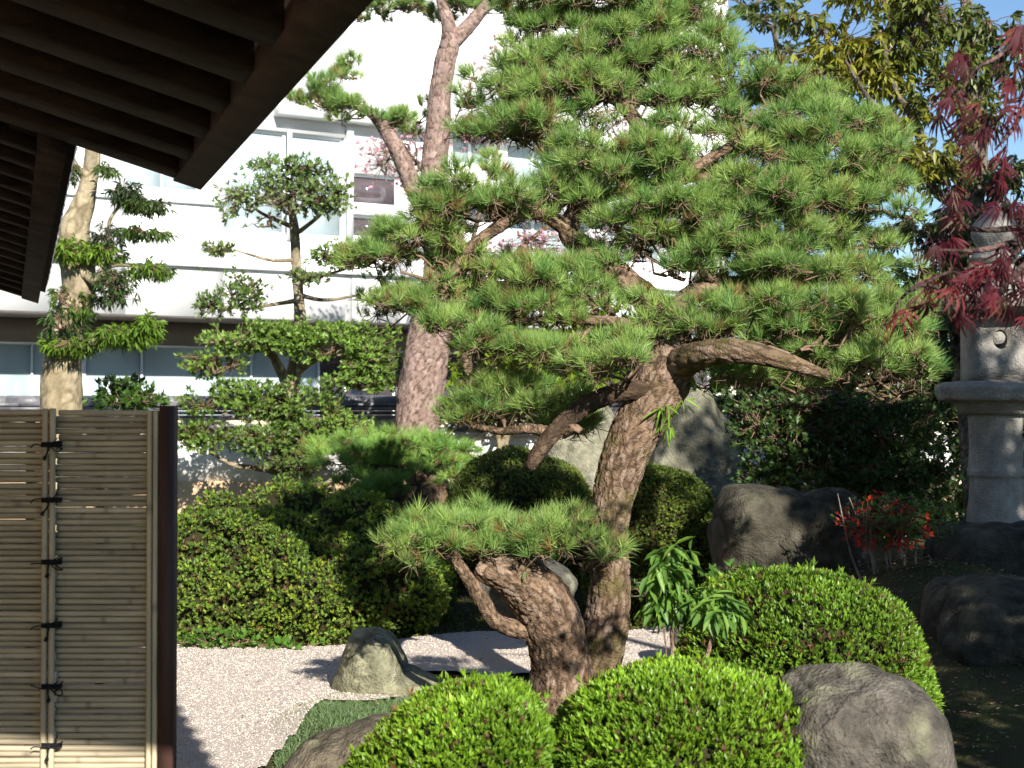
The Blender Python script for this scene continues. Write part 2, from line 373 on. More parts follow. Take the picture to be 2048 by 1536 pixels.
def outline_blob(outline, Y, depth, center, nu=96, nv=64, p=.75):
    """closed solid with a traced outline in its own plane and a real rounded depth"""
    c = at(*center, Y); O = np.array([at(a, b, Y) for a, b in outline]) - c
    ang = np.arctan2(O[:, 2], O[:, 0]); rad = np.hypot(O[:, 0], O[:, 2]); i = np.argsort(ang); ang, rad = ang[i], rad[i]
    th = np.linspace(-math.pi, math.pi, nu, endpoint=False)
    Rr = np.interp(th, np.concatenate([ang - 2 * math.pi, ang, ang + 2 * math.pi]), np.tile(rad, 3))
    Rr = (np.roll(Rr, 1) + 2 * Rr + np.roll(Rr, -1)) / 4
    v = np.linspace(0, math.pi, nv); s = np.sin(v) ** p; y = -np.cos(v)
    y = np.sign(y) * np.abs(y) ** .9
    X = s[:, None] * (Rr * np.cos(th))[None]; Z = s[:, None] * (Rr * np.sin(th))[None]; Yy = np.repeat(y[:, None], nu, 1) * depth
    V = np.stack([X, Yy, Z], -1).reshape(-1, 3) + c
    a = np.arange(nv - 1)[:, None] * nu; j = np.arange(nu)[None]; j2 = (j + 1) % nu
    Fq = np.stack([a + j, a + j2, a + nu + j2, a + nu + j], -1).reshape(-1, 4)
    return V, Fq, c
def sample(V, Fq, n):
    a, b, c, d = (V[Fq[:, i]] for i in range(4)); nn = np.cross(c - a, d - b); ar = np.linalg.norm(nn, axis=1) + 1e-12
    i = rng.choice(len(Fq), n, p=ar / ar.sum()); u, v = rng.random((n, 1)), rng.random((n, 1))
    P = (a[i] * (1 - u) + b[i] * u) * (1 - v) + (d[i] * (1 - u) + c[i] * u) * v
    return P, unit(nn[i]), ar.sum() / 2
def rock(name, outline, Y, depth, center, label, seed=0, tint=(1, 1, 1), rough=.05, ridge=.05, p=.6, streak=None, cat='rock', group=None, nu=None, nv=None):
    big = name == 'boulder' or Y < 8.5; nu = nu or (150 if big else 84); nv = nv or (96 if big else 60)
    V, Fq, c = outline_blob(outline, Y, depth, center, nu, nv, p)
    S = np.ptp(V[:, 2]); q = (V - c) / S
    n = unit(V - c)
    _, e2_, _i = worley(q * np.array([1.6, 1.6, 1.1]) + seed * 2.7 + .8 * np.stack([vnoise(q * 2, 5), vnoise(q * 2, 6), vnoise(q * 2, 7)], 1)); ck = np.exp(-(e2_ / .035) ** 2) * np.clip(vnoise(q * 3, 8) + .5, 0, 1)
    _, e, cid = worley(q * 2.3 + seed * 5.1 + .3 * np.stack([vnoise(q * 3, 1), vnoise(q * 3, 2), vnoise(q * 3, 3)], 1))
    d = fbm(q * 2.2 + seed, 5) * rough + (cid - .5) * ridge * np.clip(e * 4, 0, 1) + fbm(q * 14 + seed, 3) * rough * .16 - ck * .012
    V2 = V + n * (d * S)[:, None]
    sp = np.clip(fbm(q * 16 + 4, 4), -.4, 1)[:, None]; li = np.clip(fbm(q * 5 + 31, 5) * 1.6 - .35, 0, 1)[:, None]
    t = np.array(tint)[None] * (1 + .3 * fbm(q * 3.5 + 9, 4)[:, None] + .35 * sp); t = t * (1 - .5 * li) + np.array([1.9, 1.95, 1.5]) * np.mean(tint) * li * .75
    t = t * (1 - .55 * ck[:, None])
    if streak is not None: t = t + streak(q, V) 
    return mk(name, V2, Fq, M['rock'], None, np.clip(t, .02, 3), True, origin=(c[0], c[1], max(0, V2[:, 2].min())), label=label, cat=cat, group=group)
def mound(outline, Y, depth, center, label, L=.028, W=.009, n=9000, k=5, col=(.10, .20, .02), spread=.55, kind=2, up=.5, lump=.03, group='clipped azalea mounds', name='azalea_shrub', mat='leaf', hi=(.06, .08, 0), p=.62, thick=.06):
    V, Fq, c = outline_blob(outline, Y, depth, center, 72, 48, p)
    nn = unit(V - c); V = V + nn * (lump * fbm(V * 3.1, 3) )[:, None]
    base = np.array([c[0], c[1], float(gz(c[0], c[1]))])
    th_ = thing(name, label, 'shrub', base, group)
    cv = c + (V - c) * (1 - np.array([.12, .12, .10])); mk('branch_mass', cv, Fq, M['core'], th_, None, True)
    P, N_, ar = sample(V, Fq, int(n * 1.5)); N_ = N_ * np.sign(((P - c) * N_).sum(1))[:, None]; m = (P[:, 2] > gz(P[:, 0], P[:, 1]) - .03) & (N_ @ np.array([0, -1., .3]) > -.6); P, N_ = P[m], N_[m]
    P = P - N_ * (rng.random((len(P), 1)) ** 1.5 * thick)
    gap = (vnoise(P * 24, 4) > -.60) & (vnoise(P * 60, 6) > -.7); P, N_ = P[gap], N_[gap]
    A = unit(N_ * .6 + np.array([0, 0, up]) + rng.normal(0, .32, P.shape))
    var = vnoise(P * 6, 5)[:, None]
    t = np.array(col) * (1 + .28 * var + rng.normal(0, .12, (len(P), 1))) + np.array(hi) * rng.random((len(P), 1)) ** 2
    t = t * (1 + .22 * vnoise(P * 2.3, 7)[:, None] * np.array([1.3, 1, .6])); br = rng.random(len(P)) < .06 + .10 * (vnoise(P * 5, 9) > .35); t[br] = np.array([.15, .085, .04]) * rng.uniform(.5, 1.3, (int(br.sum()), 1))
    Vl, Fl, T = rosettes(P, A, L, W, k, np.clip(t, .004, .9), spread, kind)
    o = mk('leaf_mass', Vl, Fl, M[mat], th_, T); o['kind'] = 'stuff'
    ns = len(P) // 90; ii = rng.choice(len(P), ns, replace=False); Vs, Fs, Ts = rosettes(P[ii] + A[ii] * rng.uniform(.01, .04, (ns, 1)), A[ii], L * 1.35, W * 1.2, k + 1, np.clip(t[ii] * [1.2, 1.15, 1], .004, .9), spread * 1.3, kind)
    so = mk('stray_shoots', Vs, Fs, M[mat], th_, Ts); so['kind'] = 'stuff'
    m = len(P) // 12; V1, F1 = twigs(P[:m] - N_[:m] * .09, P[:m] + N_[:m] * .004, .0022, .0012, 0, .3, 3)
    tw = mk('twig', V1, F1, M['twig'], th_); tw['kind'] = 'stuff'
    return th_

# ================================================================== GROUND
def sheet(name, x0, x1, y0, y1, nx, ny, m, off=0., mask=None, **pr):
    X, Y_ = np.meshgrid(np.linspace(x0, x1, nx), np.linspace(y0, y1, ny)); X, Y_ = X.ravel(), Y_.ravel()
    Z = gz(X, Y_) + off + (.012 * fbm(np.stack([X, Y_, X * 0], 1) * 3, 3) if off == 0 else 0)
    i = np.arange(ny - 1)[:, None] * nx; j = np.arange(nx - 1)[None]
    Fq = np.stack([i + j, i + j + 1, i + nx + j + 1, i + nx + j], -1).reshape(-1, 4)
    if mask is not None:
        cxy = np.stack([X[Fq].mean(1), Y_[Fq].mean(1)], 1); Fq = Fq[mask(cxy[:, 0], cxy[:, 1])]
        u, inv = np.unique(Fq, return_inverse=True); Fq = inv.reshape(Fq.shape); X, Y_, Z = X[u], Y_[u], Z[u]
    return mk(name, np.stack([X, Y_, Z], 1), Fq, m, None, None, True, origin=(0, 0, 0), **pr)
sheet('ground', -9, 9, -3, 20, 130, 160, M['soil'], kind='structure')
# far ground, reaching the horizon (lies below the garden sheet)
mk('far_ground', [(-400, -300, -.05), (400, -300, -.05), (400, 900, -.05), (-400, 900, -.05)], np.array([[0, 1, 2, 3]]), M['soil'], None, kind='structure')
def in_gravel(x, y):
    far = 9.45 + .55 * smooth(-1.2, 0, x) - .10 * np.sin(x * 3)
    nearb = np.where(x < -1.0, 4.9, np.where(x < -.62, 7.6 + .2 * np.sin(x * 9), 8.45 - .2 * smooth(-.3, .6, x) + .06 * np.sin(x * 11)))
    edge = np.where(x < -.9, y > 5.0 + 1.9 * smooth(-1.35, -.9, x) * 1.0, True)
    return (y < far) & (y > nearb) & edge & (x < 1.35) & (x > -4.2)
sheet('gravel_court', -4.3, 1.5, 4.8, 10.4, 170, 160, M['gravel'], .03, in_gravel, kind='structure')
n = 60000; X = rng.uniform(-3.3, 1.4, n); Y_ = rng.uniform(5.2, 10.2, n); m = in_gravel(X, Y_) & (X / Y_ > -.27); X, Y_ = X[m], Y_[m]; n = len(X)
oc = np.array([[1, 0, 0], [0, 1, 0], [-1, 0, 0], [0, -1, 0], [0, 0, 1.]]); of = np.array([[0, 1, 4], [1, 2, 4], [2, 3, 4], [3, 0, 4]])
sz_ = rng.uniform(.0035, .0075, (n, 1, 1)); an = rng.random(n) * 6.28; ca, sa = np.cos(an), np.sin(an)
oc_ = oc[None] * (1 + rng.normal(0, .25, (n, 5, 3))) * np.array([1, .75, .7]); xr = oc_[..., 0] * ca[:, None] - oc_[..., 1] * sa[:, None]; yr = oc_[..., 0] * sa[:, None] + oc_[..., 1] * ca[:, None]
V = np.stack([xr, yr, oc_[..., 2]], -1) * sz_ + np.stack([X, Y_, gz(X, Y_) + .031], 1)[:, None]
g = rng.normal(0, .14, (n, 1)); pc = np.clip(np.array([.76, .655, .56]) * (1 + g), .14, .88)
mk('pebbles', V.reshape(-1, 3), (np.arange(n)[:, None, None] * 5 + of[None]).reshape(-1, 3), M['pebble'], None, np.repeat(pc, 5, 0), origin=(0, 0, 0), kind='stuff', label='pale fine gravel pebbles raked over the garden court')

def blades(name, X, Y_, h, wd, col, label, lean=.5):
    n = len(X); P = np.stack([X, Y_, gz(X, Y_) - .005], 1); D = unit(np.stack([rng.normal(0, lean, n), rng.normal(0, lean, n), np.ones(n)], 1))
    l = (h * rng.uniform(.5, 1.2, n))[:, None]; S = unit(np.cross(D, rdir(n))) * wd
    bend = np.stack([D[:, 0], D[:, 1], -np.abs(D[:, 0])], 1) * l * .35
    V = np.stack([P - S, P + S, P + D * l * .6 + S * .8, P + D * l + bend, P + D * l * .6 - S * .8], 1).reshape(-1, 3)
    f = np.arange(n)[:, None] * 5; Fq = np.concatenate([f + np.array([[0, 1, 2, 4]])]); Ft = f + np.array([[4, 2, 3]])
    t = np.array(col) * (1 + rng.normal(0, .25, (n, 1)))
    return mk(name, V, [Fq, Ft], M['grass'], None, np.repeat(np.clip(t, .005, .8), 5, 0), origin=(0, 0, 0), kind='stuff', label=label, cat='ground cover')
n = 26000; X = rng.uniform(-1.35, -.35, n); Y_ = rng.uniform(5.9, 8.2, n); m = (((X + .86) / .33) ** 2 + ((Y_ - 7.0 - .9 * (X + .85)) / .95) ** 2 < 1 + rng.normal(0, .12, n)) & (X / Y_ > -.168); blades('mondo_grass', X[m], Y_[m], .05, .0018, (.13, .20, .08), 'dark green dwarf mondo grass edging the gravel beside the rock')
n = 30000; X = rng.uniform(-.9, 1.4, n); Y_ = rng.uniform(7.3, 8.6, n); m = ~in_gravel(X, Y_) & (vnoise(np.stack([X * 3, Y_ * 3, X * 0], 1)) > -.25); blades('grass', X[m], Y_[m], .035, .0015, (.06, .11, .03), 'short grass strip behind the leaning pine')
n = 34000; X = rng.uniform(-3.2, 3, n); Y_ = rng.uniform(9.6, 13.2, n); m = ~in_gravel(X, Y_) & (vnoise(np.stack([X * 2, Y_ * 2, X * 0], 1)) > -.4); blades('moss_grass', X[m], Y_[m], .045, .003, (.11, .135, .03), 'low mossy grass on the bank behind the gravel')
n = 16000; X = rng.uniform(1.0, 3.4, n); Y_ = rng.uniform(4.0, 8.5, n); m = (vnoise(np.stack([X * 3, Y_ * 3, X * 0], 1)) > -.1); blades('shade_grass', X[m], Y_[m], .04, .002, (.05, .08, .02), 'sparse grass on the shaded ground at the right')
# litter of brown needles and leaves
n = 16000; X = rng.uniform(-3, 3, n); Y_ = rng.uniform(5.8, 11.5, n); far = np.abs(Y_ - 9.55 - .4 * smooth(-1, 0, X)) < .35
m = (~in_gravel(X, Y_) & ((X > -1.2) | far)) & ~((((X + .86) / .33) ** 2 + ((Y_ - 7.0 - .9 * (X + .85)) / .95) ** 2) < 1); X, Y_ = X[m], Y_[m]; n = len(X)
cl = np.array([(.35, .20, .10), (.42, .28, .17), (.22, .13, .07)])[rng.integers(0, 3, n)]
V, Fc, T = leaf_batch(np.stack([X, Y_, gz(X, Y_) + .012], 1), rdir(n) * [1, 1, .15], np.array([0, 0, 1.]) + rng.normal(0, .3, (n, 3)), .025, .011, cl)
n2 = 420; X2 = rng.uniform(-3, 1.2, n2); Y2 = rng.uniform(5.4, 9.8, n2)
V2, F2, T2 = leaf_batch(np.stack([X2, Y2, gz(X2, Y2) + .042], 1), rdir(n2) * [1, 1, .1], np.array([0, 0, 1.]) + rng.normal(0, .4, (n2, 3)), rng.uniform(.012, .05, n2), rng.uniform(.003, .012, n2), np.array([(.30, .17, .09), (.38, .26, .15), (.2, .12, .07)])[rng.integers(0, 3, n2)])
Fc = np.concatenate([Fc, F2 + len(V)]); V = np.concatenate([V, V2]); T = np.concatenate([T, T2])
mk('leaf_litter', V, Fc, M['litter'], None, T, origin=(0, 0, 0), kind='stuff', label='dry brown leaves and needles scattered at the edge of the gravel', cat='leaf litter')

# ================================================================== HOUSE EAVES
EX = np.array([.94, .342, 0]); DX = np.array([-.342, .94, 0]); ZX = np.array([0, 0, 1.])
def Hp(e, d, z): return EX * e + DX * d + ZX * z
def sloped(e0, e1, d0, d1, zedge, eedge, slope, lo, hi):
    """block following a roof slope: between heights lo and hi under the slope plane"""
    V = []
    for e in (e0, e1):
        for d in (d0, d1):
            for k in (lo, hi): V.append(Hp(e, d, zedge + (eedge - e) * slope + k - (d - D0) * DROP))
    return np.array(V), BOXF
def eave(label, ee, ze, d0, d1, e_in, slope, spacing, rw, rh, first, thick=.05, drop=0.):
    global DROP, D0
    DROP, D0 = drop, d0
    t = thing('eave_roof', label, 'roof', Hp(ee, (d0 + d1) / 2, ze))
    d = first; i = 0
    while d > d0 + .05:
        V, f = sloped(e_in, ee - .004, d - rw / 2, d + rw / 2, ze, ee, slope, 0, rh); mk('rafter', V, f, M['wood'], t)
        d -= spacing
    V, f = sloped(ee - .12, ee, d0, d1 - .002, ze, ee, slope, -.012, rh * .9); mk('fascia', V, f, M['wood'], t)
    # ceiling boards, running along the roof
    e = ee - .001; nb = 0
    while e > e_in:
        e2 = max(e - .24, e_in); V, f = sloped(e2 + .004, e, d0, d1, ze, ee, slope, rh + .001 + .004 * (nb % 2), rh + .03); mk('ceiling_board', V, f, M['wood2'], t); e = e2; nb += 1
    # tile courses above
    V, f = sloped(e_in, ee + .05, d0, d1 + .03, ze, ee, slope, rh + .032, rh + .032 + thick); mk('roof_deck', V, f, M['wood2'], t)
    d = d0 + .1
    while d < d1:
        p = np.array([[*Hp(ee + .07, d, ze - .07 * slope + rh + .11), .035], [*Hp(e_in, d, ze + (ee - e_in) * slope + rh + .11), .035]])
        V, fl, *_ = tube(p, 2, 8); V[:, 2] -= (d - D0) * DROP; mk('roof_tile', V, fl, M['tile'], t, None, False); d += .27
    return t
e1 = eave('dark timber eave with wide rafters overhead, nearest the camera', .84, 2.60, .43, 6.40, -1.3, .283, .48, .20, .10, 6.29)
e2 = eave('lower dark timber eave running away behind the near one, above the bamboo screen', .265, 2.73, 6.44, 11.2, -1.3, .30, .30, .09, .06, 11.14, drop=.066)
hw = thing('house_wall', 'plastered wall of the timber house under the left eaves', 'wall', Hp(-1.3, 6, 0))
mb = MB(); mb.box(Hp(-1.35, 6.5, 1.5), (.05, 5.6, 1.5), (EX, DX, ZX)); mb.build('plaster', M['ochre'], hw)
for d in (1.5, 3.3, 5.1, 6.9, 8.7, 10.5, 12.0):
    mb = MB(); mb.box(Hp(-1.28, d, 1.5), (.06, .06, 1.498), (EX, DX, ZX)); mb.build('pillar', M['post'], hw)

# ================================================================== BAMBOO SCREEN
FY = 4.7; fs = thing('bamboo_screen_fence', 'bamboo screen fence of horizontal canes tied with black cord, at the left', 'fence', at(180, 1536, FY) * [1, 1, 0])
k_ = mpx(FY)
def cane(x0, x1, z, r, y, nm='bamboo_cane', m='cane', tint=(1, 1, 1), vert=False):
    n = 26
    if vert: P = np.array([[x0, y, z, r], [x0, y, x1, r]])
    else: P = np.array([[x0, y, z, r], [(x0 + x1) / 2, y + rng.normal(0, .001), z + rng.normal(0, .0005), r * rng.uniform(.98, 1.02)], [x1, y, z + rng.normal(0, .001), r]])
    V, fl, D, s, rr, th = tube(P, n if not vert else 60, 6)
    ph = rng.uniform(0, .3); sp = rng.uniform(.24, .33); q = np.abs(((s + ph) / sp) % 1 - .5) * sp
    V = V + D * (r * (.10 * np.exp(-(q / .004) ** 2) - .05 * np.exp(-((q - .009) / .004) ** 2)))[:, None]
    tc_ = np.ones((len(V), 3)) * tint * (1 - .45 * np.exp(-(q / .0035) ** 2))[:, None] * (1 + .12 * vnoise(np.stack([s * 9, s * 0 + z * 300, s * 0], 1)))[:, None]
    return mk(nm, V, fl, M[m], fs, tc_, True)
pxv0, pxv1 = 108, 307
z = at(0, 826, FY)[2]; row = 0
while z > -.0:
    tn = np.array([1, .97, .93]) * rng.uniform(.8, 1.12)
    xs = at(330, 800, FY)[0]
    cane(at(-230, 800, FY)[0], at(106, 800, FY)[0] + rng.uniform(-.01, .01), z + rng.normal(0, .0003), .0102 * rng.uniform(.96, 1.03), FY + .012, tint=tn)
    tn = tn * rng.uniform(.93, 1.07)
    cane(at(111, 800, FY)[0] + rng.uniform(-.01, .01), xs, z + rng.normal(0, .0003), .0102 * rng.uniform(.96, 1.03), FY + .012, tint=tn)
    z -= .0203; row += 1
for px in (100, 115, -200):
    cane(at(px, 0, FY)[0], at(0, 817, FY)[2], .0, .0108, FY - .022, 'bamboo_batten', 'vcane', (.97, .97, .97), True)
for px in (307, 319):
    cane(at(px, 0, FY)[0], at(0, 821, FY)[2], .0, .0095, FY - .022, 'bamboo_batten', 'vcane', (1, 1, 1), True)
for px in (60, 200, 310):   # back battens
    mb = MB(); zt = at(0, 834, FY)[2]; mb.box((at(px, 0, FY)[0], FY + .035, zt / 2), (.012, .011, zt / 2)); mb.build('back_batten', M['post'], fs)
zt = at(0, 812, FY)[2]; mb = MB(); mb.box((at(340.5, 0, FY)[0], FY + .005, zt / 2), (13.5 * k_, .035, zt / 2)); mb.build('post', M['post'], fs)
zt = at(0, 812, FY + .4)[2]
# cord ties
for i, py in enumerate((889, 999, 1122, 1248, 1369, 1486)):
    c = at(107, py, FY); V = []; fcs = []; mb = MB(); y = FY - .036
    def tb(p, n=14, r=.0022):
        p = np.array([[c[0] + a, b, c[2] + z_, r] for a, b, z_ in p]); V_, f_, *_ = tube(p, n, 6); mb.add(V_, f_)
    for q in range(4):   # wraps round both battens
        zz = (q - 1.5) * .0042
        tb([(-.031, FY - .01, zz), (-.028, y + .002, zz), (0, y - .003, zz + .001), (.028, y + .002, zz), (.031, FY - .01, zz)], 12)
    tb([(-.006, y - .008, .006), (.004, y - .012, 0), (-.004, y - .008, -.006), (.006, y - .01, .005), (-.005, y - .011, -.004)], 12, .004)
    j = rng.normal(0, .006, 8)
    tb([(0, y - .008, 0), (-.02, y - .012, .004 + j[0]), (-.048, y - .01, .002 + j[1]), (-.062, y - .006, -.006 + j[2])])
    if i % 2 == 0: tb([(0, y - .008, 0), (.02, y - .014, -.004), (.042, y - .014, -.012 + j[3]), (.044, y - .012, -.026 + j[4]), (.026, y - .012, -.024), (.004, y - .01, -.004)], 18)
    tb([(0, y - .008, 0), (.015, y - .012, .008), (.028, y - .01, .022 + j[5])], 8)
    tb([(0, y - .008, 0), (.022, y - .012, .004 + j[7]), (.045, y - .008, .012 + j[6])], 8)
    tb([(0, y - .008, 0), (-.003, y - .012, -.02), (-.008 + j[6], y - .01, -.040)], 8, .003)
    tb([(-.008 + j[6], y - .01, -.038), (-.013 + j[6], y - .01, -.05)], 4, .006)
    mb.build('cord_tie', M['cord'], fs)

# ================================================================== WHITE BUILDING
B0 = np.array([-2.53, 22., 0]); BS = unit(np.array([.87, .49, 0])); BN = np.array([BS[1], -BS[0], 0])
def Bp(s, o, z): return B0 + BS * s + BN * o + ZX * z
def sfor(px, o=0.):
    u = (px - 1024) / F; b = B0 + BN * o; return (u * b[1] - b[0]) / (BS[0] - u * BS[1])
def zfor(px, py, o=0.): return at(px, py, Bp(sfor(px, o), o, 0)[1])[2]
bd = thing('apartment_building', 'big white rendered building behind the garden wall, sunlit', 'building', Bp(sfor(500), 0, 0))
BA = (BS, BN, ZX)
def bbox(name, s0, s1, o0, o1, z0, z1, m, parent=bd):
    mb = MB(); mb.box(Bp((s0 + s1) / 2, (o0 + o1) / 2, (z0 + z1) / 2), ((s1 - s0) / 2, (o1 - o0) / 2, (z1 - z0) / 2), BA); o = mb.build(name, m, parent); return o
SL, SR = sfor(-700), sfor(1434)
wins = []   # s0 s1 z0 z1 mullions, glass
def hole(px0, px1, pa, pb, nm, glass, bl=0.):
    s0, s1 = sfor(px0), sfor(px1); pm = (px0 + px1) / 2; wins.append((s0, s1, zfor(pm, pb), zfor(pm, pa), nm, glass, bl))
hole(447, 690, 262, 470, 2, 'glass')
hole(704, 800, 348, 412, 1, 'dglass'); hole(704, 800, 430, 478, 1, 'dglass')
hole(905, 985, 250, 330, 2, 'glass')
hole(1015, 1180, 290, 375, 3, 'glass'); hole(1215, 1380, 300, 385, 3, 'glass')
hole(1015, 1180, 440, 520, 3, 'glass'); hole(1215, 1380, 455, 530, 3, 'glass')
hole(250, 400, 262, 380, 2, 'glass'); hole(-120, 100, 250, 370, 2, 'glass')
ZB = zfor(700, 643)
zc = sorted({ZB, 11.0} | {w_[2] for w_ in wins} | {w_[3] for w_ in wins}); ss = sorted({SL, SR} | {w_[0] for w_ in wins} | {w_[1] for w_ in wins})
mb = MB()
for a, b in zip(ss[:-1], ss[1:]):
    cut = sorted([(w_[2], w_[3]) for w_ in wins if w_[0] <= a + 1e-6 and w_[1] >= b - 1e-6]); z0 = ZB
    for h0, h1 in cut + [(11.0, 11.0)]:
        if h0 > z0 + 1e-4: mb.box(Bp((a + b) / 2, -.15, (z0 + h0) / 2), ((b - a) / 2, .15, (h0 - z0) / 2), BA)
        z0 = h1
mb.build('wall', M['bwall'], bd)
for (a, b, z0, z1, nm, gl, bl) in wins:
    wf = bbox('window', a, b, -.145, -.10, z0, z0 + .05, M['frame'])
    mb = MB(); mb.box(Bp((a + b) / 2, -.12, z1 - .025), ((b - a) / 2, .022, .025), BA)
    for q in range(nm + 1):
        s = a + .025 + (b - a - .05) * q / nm; mb.box(Bp(s, -.122, (z0 + z1) / 2), (.025, .02, (z1 - z0) / 2 - .051), BA)
    mb.build('window_frame', M['frame'], wf)
    for q in range(nm):
        s0 = a + .05 + (b - a - .05) * q / nm; s1 = a + (b - a - .05) * (q + 1) / nm
        bbox('pane', s0, s1, -.135, -.13, z0 + .05, z1 - .05, M[gl], wf)
    bbox('blind', a + .03, b - .03, -.30, -.28, z0, z1, M['blind'] if gl == 'glass' else M['room'], wf)
bbox('corner_pier', sfor(1403), SR, .002, .35, ZB, 10.9, M['bwall'])
bbox('ledge', SL, SR, .002, .10, zfor(700, 550), zfor(700, 550) + .045, M['frame'])
bbox('ledge', sfor(100), sfor(446), .002, .06, zfor(446, 413), zfor(446, 413) + .04, M['frame'])
bbox('canopy', sfor(545), SR, .003, .32, zfor(640, 243), zfor(640, 243) + .22, M['bwall'])
bbox('balcony', sfor(860), sfor(1400), .003, .4, zfor(1000, 420), zfor(1000, 380), M['bwall'])
bbox('downpipe', sfor(690), sfor(702), .01, .09, zfor(700, 480), zfor(700, 262), M['frame'])
bbox('downpipe', sfor(572), sfor(580), .004, .06, zfor(575, 480), zfor(575, 262), M['frame'])
bbox('soffit', SL, SR, -2.2, -.302, ZB + .002, ZB + .25, M['taupe'])
# ground floor, set back
GO = -1.6; zt, zb = zfor(300, 690, GO), .2
bbox('ground_floor_wall', SL, SR, GO - .3, GO, zt, ZB, M['taupe'])
bbox('base_wall', SL, SR, GO - .3, GO, 0, .85, M['bwall'])
edges = [-260, -120, 66, 172, 286, 505, 640, 790, 960, 1120, 1280, 1420]
for a, b in zip(edges[:-1], edges[1:]):
    s0, s1 = sfor(a, GO), sfor(b, GO); z0 = .851; zmid = zfor(100, 742, GO)
    wf = bbox('window', s0, s1, GO - .08, GO - .02, z0, z0 + .06, M['frame'])
    mb = MB(); wpi = .14 if b == 172 else .03
    mb.box(Bp(s1 - wpi / 2, GO - .05, (z0 + .06 + zt) / 2), (wpi / 2, .04, (zt - z0 - .06) / 2 - .001), BA); mb.box(Bp((s0 + s1 - wpi) / 2, GO - .05, zt - .02), ((s1 - s0 - wpi) / 2 - .001, .03, .018), BA)
    mb.build('window_frame', M['frame'], wf)
    bbox('pane', s0, s1 - wpi - .001, GO - .062, GO - .056, z0 + .06, zt - .04, M['glass'] if b < 700 else M['dglass'], wf)
    bbox('blind', s0, s1, GO - .26, GO - .24, z0, zmid if b < 300 else z0 + .15, M['blind'], wf)
bbox('room', SL, SR, GO - 1.8, GO - 1.7, 0, ZB, M['room'])
bbox('upper_floor', SL, SR, -9, -.301, ZB + .26, 11, M['room'])
bbox('roof', SL - .2, SR + .2, -9.2, .45, 11.0, 11.4, M['bwall'])
# parked car behind, glimpsed under the pine
ca_ = thing('parked_car', 'silver car glimpsed through the gap beside the mossy pine trunk', 'car', (2.3, 18.4, .0))
c = at(1215, 800, 18.4); x0 = c[0] - 1.6; prof = [(0, .35), (0, .85), (.15, 1.0), (.9, 1.08), (1.35, 1.45), (2.6, 1.5), (3.3, 1.12), (3.9, 1.02), (4.05, .8), (4.05, .35)]
def prism(prof, x0, y0, y1):
    n = len(prof); V = [(x0 + a, y, b) for y in (y0, y1) for a, b in prof]
    return np.array(V), [np.array([list(range(n))]), np.array([list(range(2 * n - 1, n - 1, -1))]), np.array([[i, i + n, (i + 1) % n + n, (i + 1) % n] for i in range(n)])]
V, f = prism(prof, x0, 18.4, 20.0); mk('body', V, f, M['car'], ca_)
V, f = prism([(1.0, 1.1), (1.4, 1.4), (2.55, 1.44), (3.1, 1.13)], x0, 18.392, 18.398); mk('window', V, f, M['dglass'], ca_)
mb = MB(); mb.box((x0 + 3.9, 18.39, .98), (.07, .01, .06)); mb.build('tail_light', M['lamp_red'], ca_)
for q in (.8, 3.2):
    a = np.array([[x0 + q, 18.38, .33, .32], [x0 + q, 18.6, .33, .32]]); V, f, *_ = tube(a, 2, 24); wq = mk('wheel', V, f, M['tyre'], ca_)
    a = np.array([[x0 + q, 18.372, .33, .19], [x0 + q, 18.379, .33, .19]]); V, f, *_ = tube(a, 2, 20); mk('rim', V, f, M['frame'], wq)

# ================================================================== GARDEN WALL
WY = 15.5; gw = thing('garden_wall', 'white plastered garden wall with ochre base and grey tiled coping', 'wall', (-1, WY, .3))
wx0, wx1 = -8.0, 7.2; wz = lambda py: at(1024, py, WY)[2]
mb = MB(); mb.box(((wx0 + wx1) / 2, WY + .1, .0 + wz(962) / 2), ((wx1 - wx0) / 2, .13, wz(962) / 2)); mb.build('base_plaster', M['ochre'], gw)
mb = MB(); mb.box(((wx0 + wx1) / 2, WY + .1, (wz(961.8) + wz(874)) / 2), ((wx1 - wx0) / 2, .11, (wz(874) - wz(961.8)) / 2)); mb.build('upper_plaster', M['plaster'], gw)
mb = MB(); mb.box(((wx0 + wx1) / 2, WY + .1, (wz(873.5) + wz(863)) / 2), ((wx1 - wx0) / 2, .17, (wz(863) - wz(873.5)) / 2)); mb.build('cornice', M['plaster'], gw)
mb = MB(); mb.box(((wx0 + wx1) / 2, WY + .1, (wz(862.6) + wz(838)) / 2), ((wx1 - wx0) / 2, .12, (wz(838) - wz(862.6)) / 2)); mb.build('mortar', M['cream'], gw)
for q in range(4):      # stacked ridge courses in lengths
    z0 = wz(838) + .002 + q * .046; x = wx0 + (.25 if q % 2 else 0)
    while x < wx1:
        x2 = min(x + .58, wx1); mb = MB(); mb.box(((x + x2) / 2, WY + .1, z0 + .019), ((x2 - x) / 2 - .003, .15 - .016 * (q % 2), .0185)); mb.build('ridge_tile', M['tile'], gw); x = x2
x = wx0
while x < wx1:
    p = np.array([[x + .003, WY + .1, wz(838) + .19, .07], [min(x + .4, wx1) - .003, WY + .1, wz(838) + .19, .068]]); V, f, *_ = tube(p, 2, 14); mk('cap_tile', V, f, M['tile'], gw); x += .4
